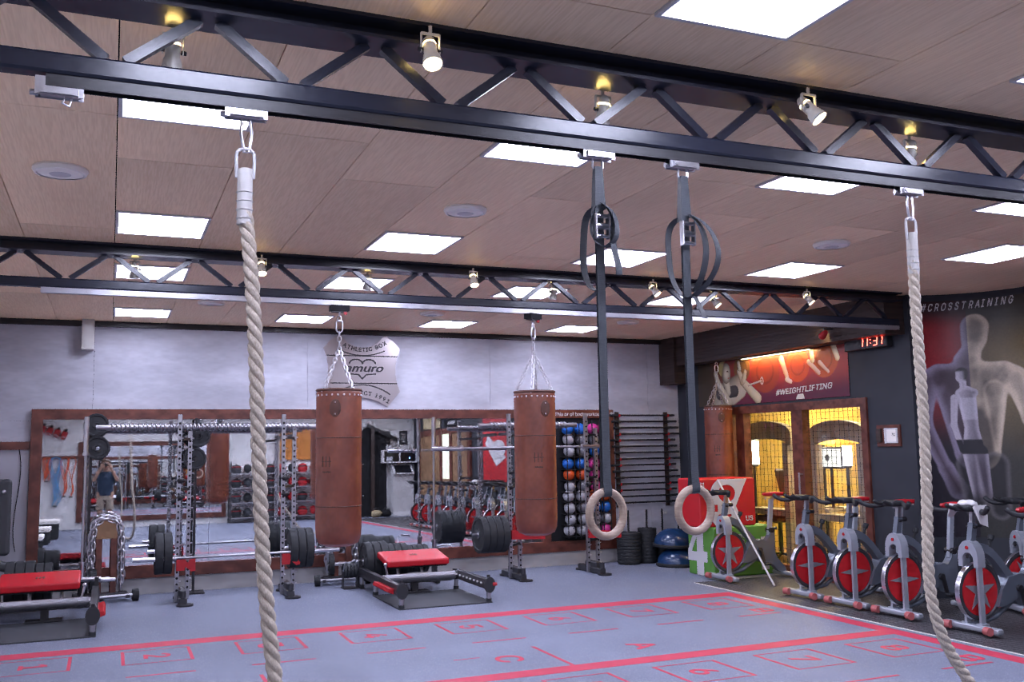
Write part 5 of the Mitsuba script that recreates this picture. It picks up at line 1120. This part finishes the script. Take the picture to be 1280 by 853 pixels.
for s in (-1, 1):
    segs += [((s*.16, PY, 1.40), .062, (s*.245, -.16, 1.26), .043), ((s*.245, -.16, 1.26), .043, (s*.115, -.055, 1.50), .029), ((s*.115, -.055, 1.50), .030, (s*.085, -.045, 1.565), .034),
             ((s*.09, PY, .95), .095, (s*.105, PY+.02, .52), .056), ((s*.105, PY+.02, .52), .055, (s*.108, PY-.02, .36), .058), ((s*.108, PY-.02, .36), .058, (s*.11, PY-.01, .10), .036), ((s*.11, PY-.01, .08), .038, (s*.13, PY+.13, .045), .032)]
segs += [((0, PY, 1.30), .12, (0, PY, 1.0), .11)]
part(pe, 'body', manif(segs, .02, 6), 'skin', True)
for s in (-1, 1):
    fs = []
    for i in range(4):
        b0 = V(s*(.098-.006*i), -.035-.004*i, 1.60-.018*i); b1 = b0+V(-s*.012, .022, .006); b2_ = b1+V(-s*.03, .006, 0); b3 = b2_+V(-s*.018*(1-.12*i), -.006, -.002)
        fs += [(b0, .0095, b1, .009), (b1, .009, b2_, .0082), (b2_, .0082, b3, .0075)]
    fs += [(V(s*.088, -.055, 1.555), .011, V(s*.065, -.085, 1.548), .010), (V(s*.065, -.085, 1.548), .010, V(s*.042, -.10, 1.553), .0085), (V(s*.092, -.045, 1.57), .03, V(s*.09, -.042, 1.60), .026)]
    part(pe, 'hand', manif(fs, .006, 4), 'skin', True)
def elli(z, rx, ry, cy=0.0, n=24): return [(rx*math.cos(t), PY+cy+ry*math.sin(t), z) for t in np.arange(n)*2*math.pi/n]
def hullm(pts): return m3.Manifold.hull_points(np.array(pts, float))
def joined(ms, refine=.02, it=5):
    m = m3.Manifold.batch_boolean(ms, m3.OpType.Add).refine_to_length(refine).to_mesh()
    t = trimesh.Trimesh(np.array(m.vert_properties[:, :3]), np.array(m.tri_verts)); trimesh.smoothing.filter_taubin(t, iterations=it); return tm(t)
def limbm(a, ra, b, rb): return m3.Manifold.batch_hull([m3.Manifold.sphere(ra, 20).translate([float(q) for q in a]), m3.Manifold.sphere(rb, 20).translate([float(q) for q in b])])
tor = [hullm(elli(1.30, .185, .115, .01)+elli(1.12, .168, .118, .015)), hullm(elli(1.12, .168, .118, .015)+elli(.90, .172, .122)), hullm(elli(1.30, .185, .115, .01)+elli(1.40, .165, .085)+elli(1.445, .075, .065, .01))]
part(pe, 'shirt', joined(tor+[limbm((s*.15, PY, 1.385), .075, (s*.21, -.205, 1.31), .066) for s in (-1, 1)]), 'shirt', True)
part(pe, 'shorts', joined([hullm(elli(.94, .155, .108)+elli(.80, .168, .118))]+[hullm([(s*.085+.085*math.cos(t), PY+.108*math.sin(t), .86) for t in np.arange(20)*.314]+[(s*.112+.088*math.cos(t), PY+.012+.095*math.sin(t), .58) for t in np.arange(20)*.314]) for s in (-1, 1)]), 'shorts', True)
hr = ball((0, -.235, 1.645), .105, 3, (.98, 1.02, .92)); keep = hr[0]; msk = (keep[:, 1] < -.165) | (keep[:, 2] > 1.675)
keep[~msk] = keep[~msk]*.0+np.c_[keep[~msk, 0]*.8, np.full((~msk).sum(), -.20), np.maximum(keep[~msk, 2], 1.60)]
part(pe, 'hair', (keep, hr[1]), 'hair', True)
for s in (-1, 1):
    part(pe, 'eye', ball((s*.033, -.138, 1.612), .012, 1), 'white', True); part(pe, 'shoe', cat(rbox((s*.12, PY+.05, .045), (.10, .27, .08), .035, 3), rbox((s*.12, PY+.05, .012), (.105, .28, .022), .01, 1)), 'shoe', 40)
part(pe, 'mouth', ball((0, -.140, 1.545), .022, 1, (1, .3, .3)), 'red', True)
cmr = thing('photo_camera', 'black camera held to the face of the person in the mirror', 'camera')
part(cmr, 'body', rbox((0, -.085, 1.60), (.125, .035, .078), .01, 2), 'black_metal'); part(cmr, 'lens', xf(lathe([(.0001, 0), (.03, 0), (.03, .025), (.034, .028), (.034, .038), (.026, .038), (.022, .030), (.0001, .030)], 24), frame((0, -.068, 1.595), (1, 0, 0), (0, 0, 1), (0, 1, 0))[:, [0, 2, 1, 3]]@np.diag([1, 1, 1, 1.0]) if 0 else frame((0, -.068, 1.595), (0, 0, 1), (1, 0, 0), (0, 1, 0))), 'black_rubber')
part(cmr, 'viewfinder', rbox((0, -.088, 1.643), (.045, .035, .022), .006, 1), 'black_metal'); part(cmr, 'grip', rbox((.058, -.078, 1.595), (.022, .04, .075), .008, 1), 'black_rubber')
